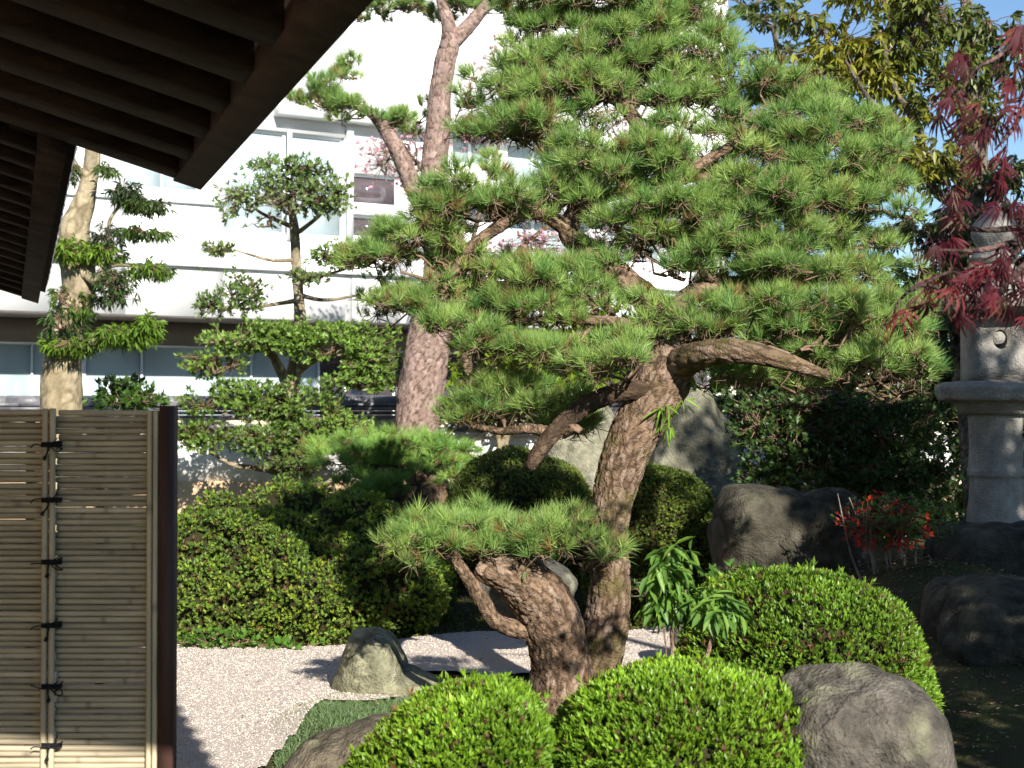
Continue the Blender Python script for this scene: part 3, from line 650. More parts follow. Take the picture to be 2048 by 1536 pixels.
# waved eave tiles, one mesh shared
prof = [(-.11, .02), (-.085, .028), (-.06, .012), (-.02, -.012), (.03, -.014), (.06, .0), (.075, .03), (.09, .045), (.105, .035), (.11, .02)]
V = []
for y, dz in ((WY - .14, 0.), (WY + .0, .03)):
    for th_ in (0, -.026):
        for a, b in prof: V.append((a, y, b + dz + (th_ if True else 0)))
V = np.array(V); n = len(prof); fc = []
for i in range(n - 1):
    fc += [[i, i + 1, 2 * n + i + 1, 2 * n + i], [n + i + 1, n + i, 3 * n + i, 3 * n + i + 1], [i + 1, i, n + i, n + i + 1], [2 * n + i, 2 * n + i + 1, 3 * n + i + 1, 3 * n + i]]
V = V - np.array([0, WY, 0]); me = mesh_data('eave_tile', V, np.array(fc)); me.materials.append(M['tile'])
x = wx0 + .12; org = ORI[gw.name]
while x < wx1:
    o = bpy.data.objects.new('eave_tile', me); COL.objects.link(o); o.parent = gw; o.location = Vector((x, WY, wz(856))) - Vector(org); x += .222

# ================================================================== STONE LANTERN
LY = 9.0; LC = at(1986, 0, LY)[0]; Lz = lambda py: at(1986, py, LY)[2]; u_ = mpx(LY)
sl = thing('stone_lantern', 'tall granite lantern with a crescent opening, at the right edge', 'stone lantern', (LC, LY, Lz(1052)))
def lathe(prof, segs=40, cx=LC, cy=LY, sq=False, rot=0.):
    th = np.linspace(0, 2 * math.pi, segs, endpoint=False) + rot; V = []
    for r, z in prof:
        rr = r * np.ones(segs)
        V.append(np.stack([cx + rr * np.cos(th), cy + rr * np.sin(th), np.full(segs, z)], 1))
    V = np.concatenate(V); k = len(prof); a = np.arange(k - 1)[:, None] * segs; j = np.arange(segs)[None]; j2 = (j + 1) % segs
    return V, [np.stack([a + j, a + j2, a + segs + j2, a + segs + j], -1).reshape(-1, 4), np.array([list(range(segs))[::-1]]), np.array([list(range((k - 1) * segs, k * segs))])]
def rough(V, amp=.006, s=9.): return V + amp * np.stack([fbm(V * s, 4, 1), fbm(V * s + 9, 4, 2), fbm(V * s + 5, 4, 3)], 1)
def dense(prof, n=6):
    out = []
    for (a, b), (c_, d_) in zip(prof[:-1], prof[1:]):
        for t in np.linspace(0, 1, n, endpoint=False): out.append((a + (c_ - a) * t, b + (d_ - b) * t))
    return out + [prof[-1]]
V, f = lathe(dense([(62 * u_, Lz(1052)), (58 * u_, Lz(1040)), (53 * u_, Lz(1000)), (51 * u_, Lz(955)), (55 * u_, Lz(950)), (56 * u_, Lz(940)), (52 * u_, Lz(934)), (51 * u_, Lz(870)), (54 * u_, Lz(828))])); mk('shaft', rough(V), f, M['lantern'], sl)
V, f = lathe(dense([(.6 * 110 * u_, Lz(828)), (84 * u_, Lz(806)), (112 * u_, Lz(800)), (118 * u_, Lz(775)), (112 * u_, Lz(768)), (70 * u_, Lz(762))], 4), 48); mk('platform', rough(V, .005), f, M['lantern'], sl)
# fire box: front plate with a round hole, a plug set in it leaves the crescent
hx = 53 * u_; za, zb_ = Lz(762), Lz(638); zc_ = Lz(681); xc = LC - 3 * u_; Rh = 20 * u_
def fire_box():
    n = 48; th = np.linspace(0, 2 * math.pi, n, endpoint=False); ci = np.stack([np.cos(th), np.sin(th)], 1); x1, x2 = LC - hx - xc, LC + hx - xc; z1, z2 = za - zc_, zb_ - zc_
    sc_ = np.minimum(np.where(ci[:, 0] > 0, x2, -x1) / np.maximum(abs(ci[:, 0]), 1e-6), np.where(ci[:, 1] > 0, z2, -z1) / np.maximum(abs(ci[:, 1]), 1e-6))
    for cx_, cz_ in ((x1, z1), (x1, z2), (x2, z1), (x2, z2)):
        i = np.argmin(abs(np.angle(np.exp(1j * (th - math.atan2(cz_, cx_)))))); sc_[i] = math.hypot(cx_, cz_); ci[i] = np.array([cx_, cz_]) / sc_[i]
    inner = np.stack([xc + np.cos(th) * Rh, np.full(n, LY - hx), zc_ + np.sin(th) * Rh], 1)
    outer = np.stack([xc + ci[:, 0] * sc_, np.full(n, LY - hx), zc_ + ci[:, 1] * sc_], 1)
    deep = inner + [0, .30, 0]; back = outer + [0, 2 * hx, 0]
    V = np.concatenate([outer, inner, deep, back]); j = np.arange(n); j2 = (j + 1) % n
    Fq = np.concatenate([np.stack([j, j2, j2 + n, j + n], 1), np.stack([j + n, j2 + n, j2 + 2 * n, j + 2 * n], 1), np.stack([j2, j, j + 3 * n, j2 + 3 * n], 1)])
    return V, [Fq, np.array([list(range(2 * n, 3 * n))]), np.array([list(range(3 * n, 4 * n))[::-1]])]
V, f = fire_box(); fb = mk('fire_box', V, f, M['lantern'], sl)
a = np.array([[xc - 7 * u_, LY - hx + .003, zc_ + 3 * u_, 12.2 * u_], [xc - 7 * u_, LY - hx + .29, zc_ + 3 * u_, 12.2 * u_]]); V, f, *_ = tube(a, 2, 36); mk('moon_disc', V, f, M['lantern'], fb)
V, f = lathe(dense([(50 * u_, Lz(637)), (60 * u_, Lz(628)), (122 * u_, Lz(622)), (128 * u_, Lz(606)), (115 * u_, Lz(592)), (90 * u_, Lz(565)), (50 * u_, Lz(540)), (34 * u_, Lz(528))], 5), 48); mk('roof', rough(V, .008), f, M['lantern'], sl)
V, f = lathe(dense([(38 * u_, Lz(528)), (48 * u_, Lz(518)), (40 * u_, Lz(505)), (33 * u_, Lz(500)), (46 * u_, Lz(470)), (44 * u_, Lz(450)), (26 * u_, Lz(430)), (6 * u_, Lz(415))], 5), 32); mk('finial', rough(V, .006), f, M['lantern'], sl)

# ================================================================== ROCKS
rock('rock', [(672, 1400), (678, 1340), (688, 1290), (700, 1262), (725, 1255), (760, 1258), (785, 1275), (800, 1302), (812, 1335), (840, 1348), (880, 1362), (902, 1385), (880, 1420), (780, 1440)], 8.0, .26, (770, 1370), 'grey green pointed rock beside the mondo grass on the gravel', 1, (2.2, 2.25, 1.8), .03, .05, .55)
rock('rock', [(540, 1600), (560, 1536), (590, 1498), (640, 1470), (690, 1462), (730, 1440), (775, 1430), (800, 1440), (830, 1600)], 5.3, .25, (690, 1545), 'long low brown rock at the bottom, left of the front azaleas', 2, (1.3, 1.15, 1.0), .03, .04, .6)
rock('boulder', [(1545, 1660), (1550, 1500), (1552, 1390), (1568, 1360), (1600, 1345), (1680, 1340), (1780, 1350), (1835, 1368), (1868, 1410), (1885, 1480), (1893, 1560), (1890, 1680)], 4.5, .30, (1715, 1530), 'large smooth grey boulder at the bottom right in front', 3, (1.05, .98, .98), .03, .055, .6)
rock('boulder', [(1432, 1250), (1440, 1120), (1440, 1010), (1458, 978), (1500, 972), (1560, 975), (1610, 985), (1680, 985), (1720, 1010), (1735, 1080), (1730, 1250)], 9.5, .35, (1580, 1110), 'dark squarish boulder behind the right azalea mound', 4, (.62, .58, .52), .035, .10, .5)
def pale(q, V):
    s = np.exp(-((q[:, 0] + .28 + .45 * q[:, 2]) / .10) ** 2)[:, None]; return s * np.array([2.6, 2.6, 2.3])
rock('standing_stone', [(1050, 1100), (1060, 960), (1082, 905), (1100, 865), (1140, 828), (1185, 812), (1225, 816), (1245, 850), (1250, 930), (1255, 1100)], 13., .35, (1160, 950), 'pale veined standing stone left of the leaning pine trunk', 5, (2.3, 2.3, 2.0), .05, .10, .5, pale)
rock('standing_stone', [(1270, 1100), (1290, 960), (1310, 880), (1345, 800), (1375, 762), (1405, 765), (1440, 815), (1475, 870), (1500, 950), (1520, 1100)], 12.3, .4, (1400, 940), 'tall dark standing stone right of the leaning pine trunk', 6, (1.9, 1.9, 1.65), .05, .10, .5)
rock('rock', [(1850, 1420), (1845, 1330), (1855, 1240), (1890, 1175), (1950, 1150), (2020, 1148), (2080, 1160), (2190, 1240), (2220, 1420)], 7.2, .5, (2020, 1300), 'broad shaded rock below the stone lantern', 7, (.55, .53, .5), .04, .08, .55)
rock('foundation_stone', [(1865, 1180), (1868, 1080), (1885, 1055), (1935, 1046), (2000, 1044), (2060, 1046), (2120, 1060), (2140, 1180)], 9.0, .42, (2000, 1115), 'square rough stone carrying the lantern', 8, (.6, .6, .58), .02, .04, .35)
rock('rock', [(1345, 1290), (1350, 1250), (1365, 1236), (1395, 1235), (1412, 1250), (1415, 1290)], 8.4, .1, (1380, 1265), 'small grey rock behind the sapling', 9, (.9, .9, .8), .03, .05, .5)
rock('rock', [(940, 1165), (950, 1138), (985, 1124), (1060, 1122), (1120, 1132), (1150, 1160), (1140, 1200), (960, 1200)], 9.0, .2, (1045, 1160), 'flat grey rock behind the bent pine limb', 10, (1.1, 1.1, 1.1), .03, .05, .5)
rock('rock', [(390, 1040), (400, 1018), (430, 1008), (470, 1006), (500, 1020), (500, 1050)], 13.4, .2, (440, 1030), 'small grey rock behind the large azalea, by the ochre wall', 11, (1.2, 1.2, 1.2), .03, .05, .5)

# ================================================================== AZALEA MOUNDS
mound([(1085, 1700), (1090, 1540), (1105, 1470), (1140, 1420), (1190, 1382), (1260, 1352), (1340, 1340), (1420, 1342), (1490, 1352), (1550, 1385), (1590, 1430), (1625, 1490), (1650, 1560), (1660, 1700)], 4.6, .42, (1375, 1560),
      'bright green azalea mound at the bottom centre, touching the grey boulder', .024, .0078, 16500, 5, (.18, .32, .025), .45, 2, .7, .04, thick=.05)
mound([(690, 1720), (700, 1560), (722, 1500), (760, 1450), (800, 1412), (860, 1382), (930, 1370), (1000, 1372), (1050, 1395), (1085, 1430), (1110, 1490), (1120, 1720)], 4.55, .36, (905, 1560),
      'bright green azalea mound at the bottom left of the front pair', .024, .0078, 12500, 5, (.18, .32, .025), .45, 2, .7, .04, thick=.05)
mound([(1340, 1480), (1355, 1340), (1370, 1265), (1400, 1200), (1460, 1170), (1540, 1152), (1640, 1148), (1720, 1165), (1790, 1200), (1822, 1250), (1845, 1320), (1858, 1400), (1865, 1500)], 6.3, .55, (1620, 1340),
      'wide rounded azalea mound behind the grey boulder', .027, .009, 15000, 5, (.14, .25, .025), .5, 2, .6, .045, thick=.06)
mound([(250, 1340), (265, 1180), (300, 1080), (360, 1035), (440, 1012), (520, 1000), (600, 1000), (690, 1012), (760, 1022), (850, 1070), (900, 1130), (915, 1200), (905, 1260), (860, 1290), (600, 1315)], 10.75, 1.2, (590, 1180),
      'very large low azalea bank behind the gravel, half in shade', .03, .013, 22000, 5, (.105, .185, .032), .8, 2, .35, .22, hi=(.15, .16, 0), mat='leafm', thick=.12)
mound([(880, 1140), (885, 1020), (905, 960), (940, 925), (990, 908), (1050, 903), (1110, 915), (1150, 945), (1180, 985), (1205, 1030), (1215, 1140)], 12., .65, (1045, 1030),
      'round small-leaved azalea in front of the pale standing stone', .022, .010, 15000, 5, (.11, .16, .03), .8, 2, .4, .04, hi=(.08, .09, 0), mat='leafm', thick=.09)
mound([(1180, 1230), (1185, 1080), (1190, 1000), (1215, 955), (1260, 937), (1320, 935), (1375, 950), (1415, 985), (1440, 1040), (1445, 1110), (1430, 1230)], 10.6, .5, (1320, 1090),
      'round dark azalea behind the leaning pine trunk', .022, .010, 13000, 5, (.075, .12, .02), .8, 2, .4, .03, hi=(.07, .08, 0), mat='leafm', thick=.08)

# ================================================================== MAIN PINE
base = at(1130, 1435, 6.95); pine = thing('pine_tree', 'cloud-pruned pine with a forked leaning trunk in the middle of the garden', 'tree', (base[0], base[1], float(gz(base[0], base[1]))))
PK = dict(cols=((.27, .185, .125), (.235, .16, .105), (.31, .225, .165)), crack=(.075, .048, .03), elong=2.3)
bark_trunk(pine, 'trunk', [(1128, 1480, 6.95, 175), (1125, 1420, 6.95, 138), (1122, 1370, 6.95, 122), (1120, 1320, 6.95, 112), (1108, 1260, 6.93, 112), (1085, 1205, 6.9, 112), (1050, 1168, 6.86, 100), (1010, 1146, 6.82, 74), (975, 1138, 6.8, 52), (955, 1128, 6.8, 36)], segs=110, plate=.036, amp=.16, **PK, label='fat lower stem of the fork bending left')
bark_trunk(pine, 'trunk', [(1150, 1440, 7.06, 60), (1172, 1380, 7.06, 84), (1195, 1310, 7.08, 92), (1215, 1230, 7.1, 84), (1220, 1150, 7.12, 72), (1219, 1080, 7.15, 68), (1225, 1010, 7.18, 72), (1236, 950, 7.2, 80), (1260, 885, 7.22, 90), (1296, 815, 7.25, 98), (1328, 755, 7.28, 104), (1345, 705, 7.3, 84), (1335, 650, 7.35, 64), (1290, 595, 7.42, 54)], segs=100, plate=.034, amp=.16, mossy=.05, **PK, label='tall leaning stem of the fork, mossy near its top')
DK = dict(cols=((.26, .18, .12), (.20, .14, .09), (.32, .22, .15)), crack=(.06, .04, .025), plate=.028)
bark_trunk(pine, 'branch', [(1290, 595, 7.42, 54), (1235, 548, 7.45, 50), (1180, 505, 7.48, 44), (1140, 468, 7.5, 42), (1148, 430, 7.52, 38), (1185, 385, 7.55, 34), (1235, 330, 7.6, 32), (1275, 262, 7.65, 30), (1250, 215, 7.7, 26), (1200, 170, 7.75, 22), (1185, 100, 7.8, 18), (1200, 20, 7.85, 12)], segs=40, **DK)
bark_trunk(pine, 'branch', [(1345, 735, 7.28, 64), (1400, 710, 7.0, 54), (1470, 702, 6.85, 47), (1550, 716, 6.8, 38), (1615, 738, 6.85, 26), (1660, 752, 6.95, 15), (1700, 758, 7.1, 8)], segs=48, mossy=.25, **PK)
bark_trunk(pine, 'branch', [(1300, 782, 7.2, 40), (1240, 784, 7.12, 36), (1170, 812, 7.05, 36), (1115, 858, 7.0, 34), (1080, 900, 6.98, 30), (1062, 930, 6.97, 24), (1057, 937, 6.97, 15)], segs=40, **{**DK, 'cols': ((.10, .07, .045), (.08, .055, .04), (.13, .09, .06))}, label='sawn-off side branch pointing down left')
bark_trunk(pine, 'branch', [(1110, 868, 7.02, 26), (1060, 858, 7.1, 20), (1000, 862, 7.2, 15), (940, 850, 7.3, 10)], segs=20, **DK)
bark_trunk(pine, 'branch', [(1130, 865, 7.0, 20), (1148, 856, 6.95, 17), (1162, 862, 6.93, 12)], segs=16, **DK)
bark_trunk(pine, 'branch', [(1068, 1262, 6.9, 38), (1030, 1258, 6.86, 34), (990, 1240, 6.82, 30), (962, 1198, 6.8, 30), (938, 1160, 6.78, 26), (918, 1128, 6.77, 22), (905, 1102, 6.77, 18)], segs=30, **DK, label='looping limb hanging below the bent stem')
bark_trunk(pine, 'branch', [(965, 1132, 6.82, 30), (1005, 1118, 6.8, 26), (1040, 1108, 6.8, 24), (1035, 1090, 6.85, 16)], segs=24, mossy=.3, **DK)
bark_trunk(pine, 'branch', [(905, 1108, 6.77, 18), (870, 1098, 6.8, 10), (800, 1092, 6.85, 7), (760, 1088, 6.9, 4)], segs=14, **DK)
bark_trunk(pine, 'branch', [(1140, 462, 7.5, 34), (1090, 430, 7.45, 28), (1045, 425, 7.4, 28), (985, 462, 7.38, 24), (930, 505, 7.36, 20), (905, 550, 7.35, 16), (880, 590, 7.35, 10)], segs=26, **DK, label='long thin limb sweeping down to the left')
bark_trunk(pine, 'branch', [(1200, 395, 7.55, 26), (1290, 372, 7.5, 26), (1370, 345, 7.45, 24), (1440, 305, 7.45, 18), (1520, 250, 7.5, 12)], segs=24, **DK)
bark_trunk(pine, 'branch', [(1370, 345, 7.5, 24), (1460, 370, 7.5, 20), (1560, 395, 7.5, 16), (1660, 410, 7.5, 10), (1740, 420, 7.5, 6)], segs=18, **DK)
bark_trunk(pine, 'branch', [(1335, 660, 7.35, 44), (1370, 600, 7.4, 38), (1420, 572, 7.45, 32), (1500, 566, 7.5, 26), (1600, 560, 7.5, 16), (1690, 545, 7.5, 8)], segs=26, **DK)
bark_trunk(pine, 'branch', [(1320, 690, 7.3, 34), (1260, 650, 7.2, 22), (1180, 640, 7.2, 18), (1080, 640, 7.25, 13), (960, 650, 7.3, 8)], segs=20, **DK)
bark_trunk(pine, 'branch', [(1235, 1140, 7.1, 14), (1200, 1120, 7.0, 12), (1160, 1115, 6.9, 9), (1120, 1112, 6.85, 6)], segs=12, **DK)
pads = [ # px py rx ry Y hub dens
 (860, 1078, 125, 30, 6.85, (905, 1108, 6.77)), (1000, 1068, 130, 34, 6.85, (1035, 1095, 6.85)), (1140, 1082, 85, 42, 6.75, (1190, 1125, 6.95)),
 (1050, 800, 120, 34, 7.35, (1010, 860, 7.2)), (960, 822, 75, 26, 7.4, (960, 852, 7.25)), (1150, 850, 50, 14, 7.5, None),
 (960, 600, 110, 52, 7.35, (1000, 650, 7.3)), (1090, 600, 120, 62, 7.35, (1090, 645, 7.25)), (1190, 610, 80, 50, 7.3, (1200, 645, 7.2)),
 (1110, 700, 90, 18, 7.1, (1180, 660, 7.2)), (1215, 715, 80, 34, 6.75, (1290, 700, 7.2)), (960, 690, 70, 16, 7.2, None),
 (1380, 635, 110, 46, 7.2, (1370, 680, 7.2)), (1500, 640, 130, 44, 7.2, (1470, 690, 7.1)), (1640, 632, 130, 42, 7.2, (1600, 700, 7)), (1760, 660, 90, 44, 7.2, (1700, 740, 7)),
 (1540, 745, 90, 22, 7.2, (1560, 715, 7)), (1700, 728, 100, 36, 7.15, (1650, 750, 6.95)), (1770, 700, 66, 44, 7.0, (1690, 757, 7.1)), (1470, 745, 60, 18, 7.1, (1470, 700, 7.1)),
 (1290, 470, 120, 62, 7.45, (1370, 560, 7.4)), (1420, 455, 140, 74, 7.45, (1430, 570, 7.45)), (1560, 490, 130, 62, 7.45, (1540, 565, 7.5)), (1650, 570, 110, 44, 7.5, (1640, 555, 7.5)), (1560, 545, 90, 24, 7.3, (1560, 566, 7.5)),
 (1540, 330, 120, 66, 7.5, (1540, 390, 7.5)), (1680, 320, 120, 66, 7.5, (1640, 400, 7.5)), (1760, 380, 80, 50, 7.5, (1720, 418, 7.5)), (1640, 250, 110, 44, 7.6, (1560, 300, 7.5)), (1580, 395, 130, 34, 7.4, None),
 (1480, 250, 70, 34, 7.7, (1480, 280, 7.5)), (1520, 180, 90, 44, 7.8, (1520, 250, 7.5)), (1600, 190, 70, 44, 7.8, None),
 (1230, 320, 110, 38, 7.45, (1260, 378, 7.5)), (1360, 310, 100, 44, 7.45, (1370, 345, 7.45)), (1150, 345, 70, 26, 7.5, None),
 (1010, 190, 100, 48, 7.8, (1150, 205, 7.75)), (1140, 190, 120, 52, 7.75, (1210, 195, 7.7)), (1270, 170, 120, 50, 7.75, (1230, 205, 7.7)), (1390, 190, 70, 44, 7.8, (1290, 240, 7.7)), (1080, 255, 110, 24, 7.75, None),
 (1110, 80, 90, 52, 7.85, (1185, 110, 7.8)), (1240, 70, 110, 58, 7.85, (1190, 100, 7.8)), (1370, 90, 90, 58, 7.85, (1260, 140, 7.8)), (1230, 8, 150, 26, 7.95, (1200, 20, 7.85)), (1080, 18, 90, 26, 7.9, None), (1370, 20, 80, 28, 7.9, None),
 (930, 375, 115, 50, 7.4, (985, 440, 7.38)), (1010, 410, 60, 30, 7.4, (1040, 425, 7.4)), (900, 440, 90, 30, 7.4, (930, 490, 7.36)), (1110, 400, 75, 30, 7.5, (1100, 432, 7.45)), (1190, 400, 60, 28, 7.45, None),
 (800, 500, 110, 42, 7.5, (905, 545, 7.35)), (900, 515, 60, 24, 7.5, (905, 545, 7.35)), (780, 598, 62, 20, 7.6, (870, 590, 7.35)),
 (1320, 400, 80, 28, 7.3, (1290, 372, 7.5)), (1825, 742, 42, 20, 7.3, (1700, 758, 7.1)), (1830, 600, 60, 40, 7.9, None),
 (1700, 470, 80, 36, 7.6, (1660, 410, 7.5)), (1745, 300, 60, 56, 7.7, (1700, 410, 7.5)), (1440, 120, 40, 50, 7.9, None), (1180, 135, 150, 34, 7.9, (1190, 150, 7.75)), (1010, 255, 80, 24, 7.8, None), (1450, 370, 80, 34, 7.6, (1460, 370, 7.5)), (870, 620, 50, 34, 7.4, (930, 650, 7.3)), (1030, 560, 120, 36, 7.6, None), (1500, 580, 100, 30, 7.6, None)]
for a in pads:
    pine_pad(pine, a[0], a[1], a[2] * 1.12, a[3] * 1.25, a[4], a[5], 1.15)
def fern(tree, px, py, Y, n, L, col=(.15, .28, .03)):
    c = at(px, py, Y); P = c + rng.normal(0, .012, (n, 3)); D = unit(rng.normal(0, .45, (n, 3)) + np.array([0, -.4, -.4]))
    V, f, T = leaf_batch(P, D, rdir(n), L * rng.uniform(.6, 1.2, n), .012, np.array(col) * (1 + rng.normal(0, .2, (n, 1))), 3, .1, .35)
    return mk('fern', V, f, M['leafm'], tree, np.clip(T, .01, 1))
fern(pine, 1330, 815, 7.1, 16, .10); fern(pine, 1338, 850, 7.08, 12, .08); fern(pine, 1368, 805, 7.15, 10, .09); fern(pine, 1268, 830, 7.15, 8, .05); fern(pine, 1052, 1145, 6.75, 12, .04, (.1, .22, .04)); fern(pine, 1245, 1050, 7.1, 5, .04)

# ================================================================== LOW PINE WITH BLACKENED STUMP
b2 = at(835, 1035, 13.64); lp = thing('pine_tree', 'low spreading pine growing from a blackened stump above the azalea bank', 'tree', (b2[0], b2[1], 0.1))
bark_trunk(lp, 'trunk', [(835, 1140, 13.64, 110), (835, 1080, 13.64, 108), (838, 1030, 13.64, 100), (842, 995, 13.64, 84), (845, 975, 13.67, 50)], segs=80, plate=.05, amp=.3, cols=((.05, .04, .035), (.08, .06, .05), (.12, .10, .10)), crack=(.02, .016, .012), wob=.16)
bark_trunk(lp, 'branch', [(845, 1000, 13.64, 40), (870, 985, 13.52, 34), (890, 1005, 13.45, 24), (915, 1030, 13.45, 12)], segs=24, mossy=.4, **DK)
bark_trunk(lp, 'branch', [(840, 990, 13.58, 40), (800, 985, 13.45, 26), (760, 1000, 13.33, 18), (720, 1045, 13.14, 10), (660, 1052, 13.01, 7)], segs=22, mossy=.4, **DK)
bark_trunk(lp, 'branch', [(842, 985, 13.64, 34), (838, 950, 13.64, 20), (800, 930, 13.58, 14), (730, 925, 13.52, 9)], segs=18, **DK)
bark_trunk(lp, 'branch', [(846, 985, 13.64, 26), (880, 950, 13.64, 16), (930, 955, 13.64, 10), (960, 965, 13.64, 6)], segs=16, **DK)
for a in [(640, 1022, 80, 30, 13.01, (690, 1050, 13.07)), (720, 1010, 55, 20, 13.26, (740, 1030, 13.26)), (720, 905, 85, 28, 13.52, (760, 928, 13.52)), (800, 900, 70, 26, 13.52, (800, 930, 13.58)), (870, 905, 70, 28, 13.64, (880, 945, 13.64)), (920, 935, 45, 20, 13.64, (910, 955, 13.64)), (745, 965, 60, 16, 13.45, None)]:
    pine_pad(lp, a[0], a[1], a[2] * 1.25, a[3] * 1.35, a[4], hub=a[5], dens=1.1, nl=.11, wd=.0024, clump=.13, col=GREEN * [1.05, 1.15, 1])

# ================================================================== TALL RED PINE
b3 = at(875, 1060, 14.20); tp = thing('pine_tree', 'tall red-barked pine with a bare plated trunk behind the low pine', 'tree', (b3[0], b3[1], .3))
RB = dict(cols=((.36, .25, .21), (.33, .24, .20), (.40, .29, .25)), crack=(.12, .075, .055), edge=.11)
bark_trunk(tp, 'trunk', [(872, 1140, 14.20, 120), (868, 1060, 14.20, 92), (862, 1000, 14.20, 80), (845, 930, 14.20, 80), (832, 860, 14.20, 84), (842, 780, 14.20, 88), (853, 705, 14.20, 86), (863, 640, 14.20, 78), (876, 565, 14.20, 62), (880, 490, 14.20, 56), (872, 420, 14.20, 52), (868, 340, 14.20, 48), (876, 260, 14.20, 46), (880, 190, 14.20, 42), (890, 125, 14.20, 40), (900, 85, 14.20, 36), (897, 50, 14.20, 26), (884, 0, 14.20, 20), (880, -60, 14.20, 14)], segs=90, plate=.07, elong=1.6, amp=.14, **RB)
bark_trunk(tp, 'branch', [(900, 90, 14.20, 30), (930, 60, 14.20, 28), (958, 28, 14.20, 24), (1000, -20, 14.20, 18)], segs=24, plate=.05, **RB)
bark_trunk(tp, 'branch', [(860, 440, 14.20, 34), (832, 385, 14.15, 36), (806, 325, 14.10, 32), (776, 268, 14.10, 26), (740, 225, 14.10, 18), (690, 205, 14.10, 10)], segs=30, plate=.05, **RB)
for a in [(650, 190, 70, 36, 14.10, (700, 208, 14.10)), (700, 215, 60, 26, 14.00, (740, 225, 14.10)), (770, 235, 60, 24, 14.10, (770, 260, 14.10)), (715, 140, 42, 34, 14.30, None), (835, 225, 40, 38, 14.70, None), (800, 0, 90, 36, 14.40, None), (900, 10, 80, 26, 14.40, None), (1000, -20, 80, 40, 14.40, None), (985, 335, 40, 34, 14.20, None), (740, 20, 60, 40, 14.30, None)]:
    pine_pad(tp, *a[:5], hub=a[5], dens=.9, nl=.12, k=44, wd=.003, clump=.17)

# ================================================================== BROADLEAF TOPIARY BY THE WALL
b4 = at(590, 1000, 14.9); bt = thing('topiary_tree', 'tiered broadleaf tree pruned into flat leafy clouds before the white wall', 'tree', (b4[0], b4[1], .38))
SB = dict(cols=((.62, .6, .56), (.8, .78, .7), (.95, .9, .85)), crack=(.4, .38, .3), mat='smooth_bark', plate=.09, amp=.05)
bark_trunk(bt, 'trunk', [(592, 1060, 14.9, 52), (590, 980, 14.9, 44), (588, 900, 14.9, 36), (580, 840, 14.9, 32), (582, 780, 14.9, 32), (592, 720, 14.9, 28), (600, 650, 14.9, 24), (597, 590, 14.9, 20), (592, 520, 14.9, 20), (588, 450, 14.9, 18), (578, 405, 14.9, 10)], segs=28, **SB)
bark_trunk(bt, 'branch', [(582, 790, 14.9, 26), (560, 740, 14.8, 20), (530, 700, 14.7, 16), (450, 700, 14.6, 10)], segs=14, **SB)
bark_trunk(bt, 'branch', [(590, 745, 14.9, 22), (625, 720, 14.8, 16), (680, 700, 14.7, 11)], segs=14, **SB)
bark_trunk(bt, 'branch', [(588, 960, 14.8, 20), (540, 940, 14.6, 14), (470, 930, 14.5, 10), (420, 905, 14.5, 6)], segs=12, **SB)
bark_trunk(bt, 'branch', [(610, 1010, 14.85, 22), (615, 975, 14.8, 16), (650, 970, 14.7, 12), (680, 945, 14.7, 8)], segs=12, **SB)
for a in [((600, 600), (540, 610), (480, 620)), ((595, 560), (650, 550), (700, 535)), ((590, 470), (640, 430), (660, 400)), ((588, 455), (530, 430), (500, 410)), ((597, 590), (650, 600), (720, 590)), ((592, 520), (540, 520), (470, 500))]:
    bark_trunk(bt, 'branch', [(x, y, 14.9 - .15 * i, 10 - 3 * i) for i, (x, y) in enumerate(a)], segs=10, **SB)
TL = dict(L=.055, W=.02, k=6, mat='leaf')
for px, py, rx, ry, dn, col in [(575, 345, 100, 34, .75, (.09, .18, .05)), (500, 400, 70, 42, .65, (.09, .17, .05)), (650, 390, 60, 50, .7, (.09, .18, .05)), (575, 405, 90, 40, .45, (.08, .14, .045)), (540, 440, 60, 18, .3, (.08, .14, .045)), (460, 590, 85, 50, .8, (.07, .15, .035)), (700, 510, 90, 30, .7, (.07, .16, .03)), (440, 500, 36, 10, .6, (.08, .15, .04)), (620, 555, 50, 14, .5, (.07, .14, .04)),
    (520, 675, 120, 34, 1.3, (.09, .19, .035)), (660, 680, 130, 42, 1.35, (.09, .2, .03)), (740, 720, 60, 40, 1.3, (.085, .18, .03)), (430, 730, 70, 28, 1.0, (.085, .18, .03)), (480, 800, 120, 42, 1.3, (.08, .17, .03)), (600, 810, 90, 46, 1.3, (.075, .16, .03)), (720, 765, 80, 24, 1.2, (.08, .18, .03)), (410, 870, 70, 34, 1.1, (.08, .17, .03)), (530, 880, 90, 34, 1.1, (.07, .15, .03)), (620, 870, 80, 34, 1.1, (.07, .15, .03)), (590, 925, 60, 34, 1.0, (.05, .10, .025)), (660, 850, 80, 24, 1.0, (.08, .17, .03))]:
    leaf_pad(bt, px, py, rx, ry, 14.35, dens=dn * .27, col=np.array(col) * [1.5, 1.18, 1.3], bright=.7, depth=.26, **TL)

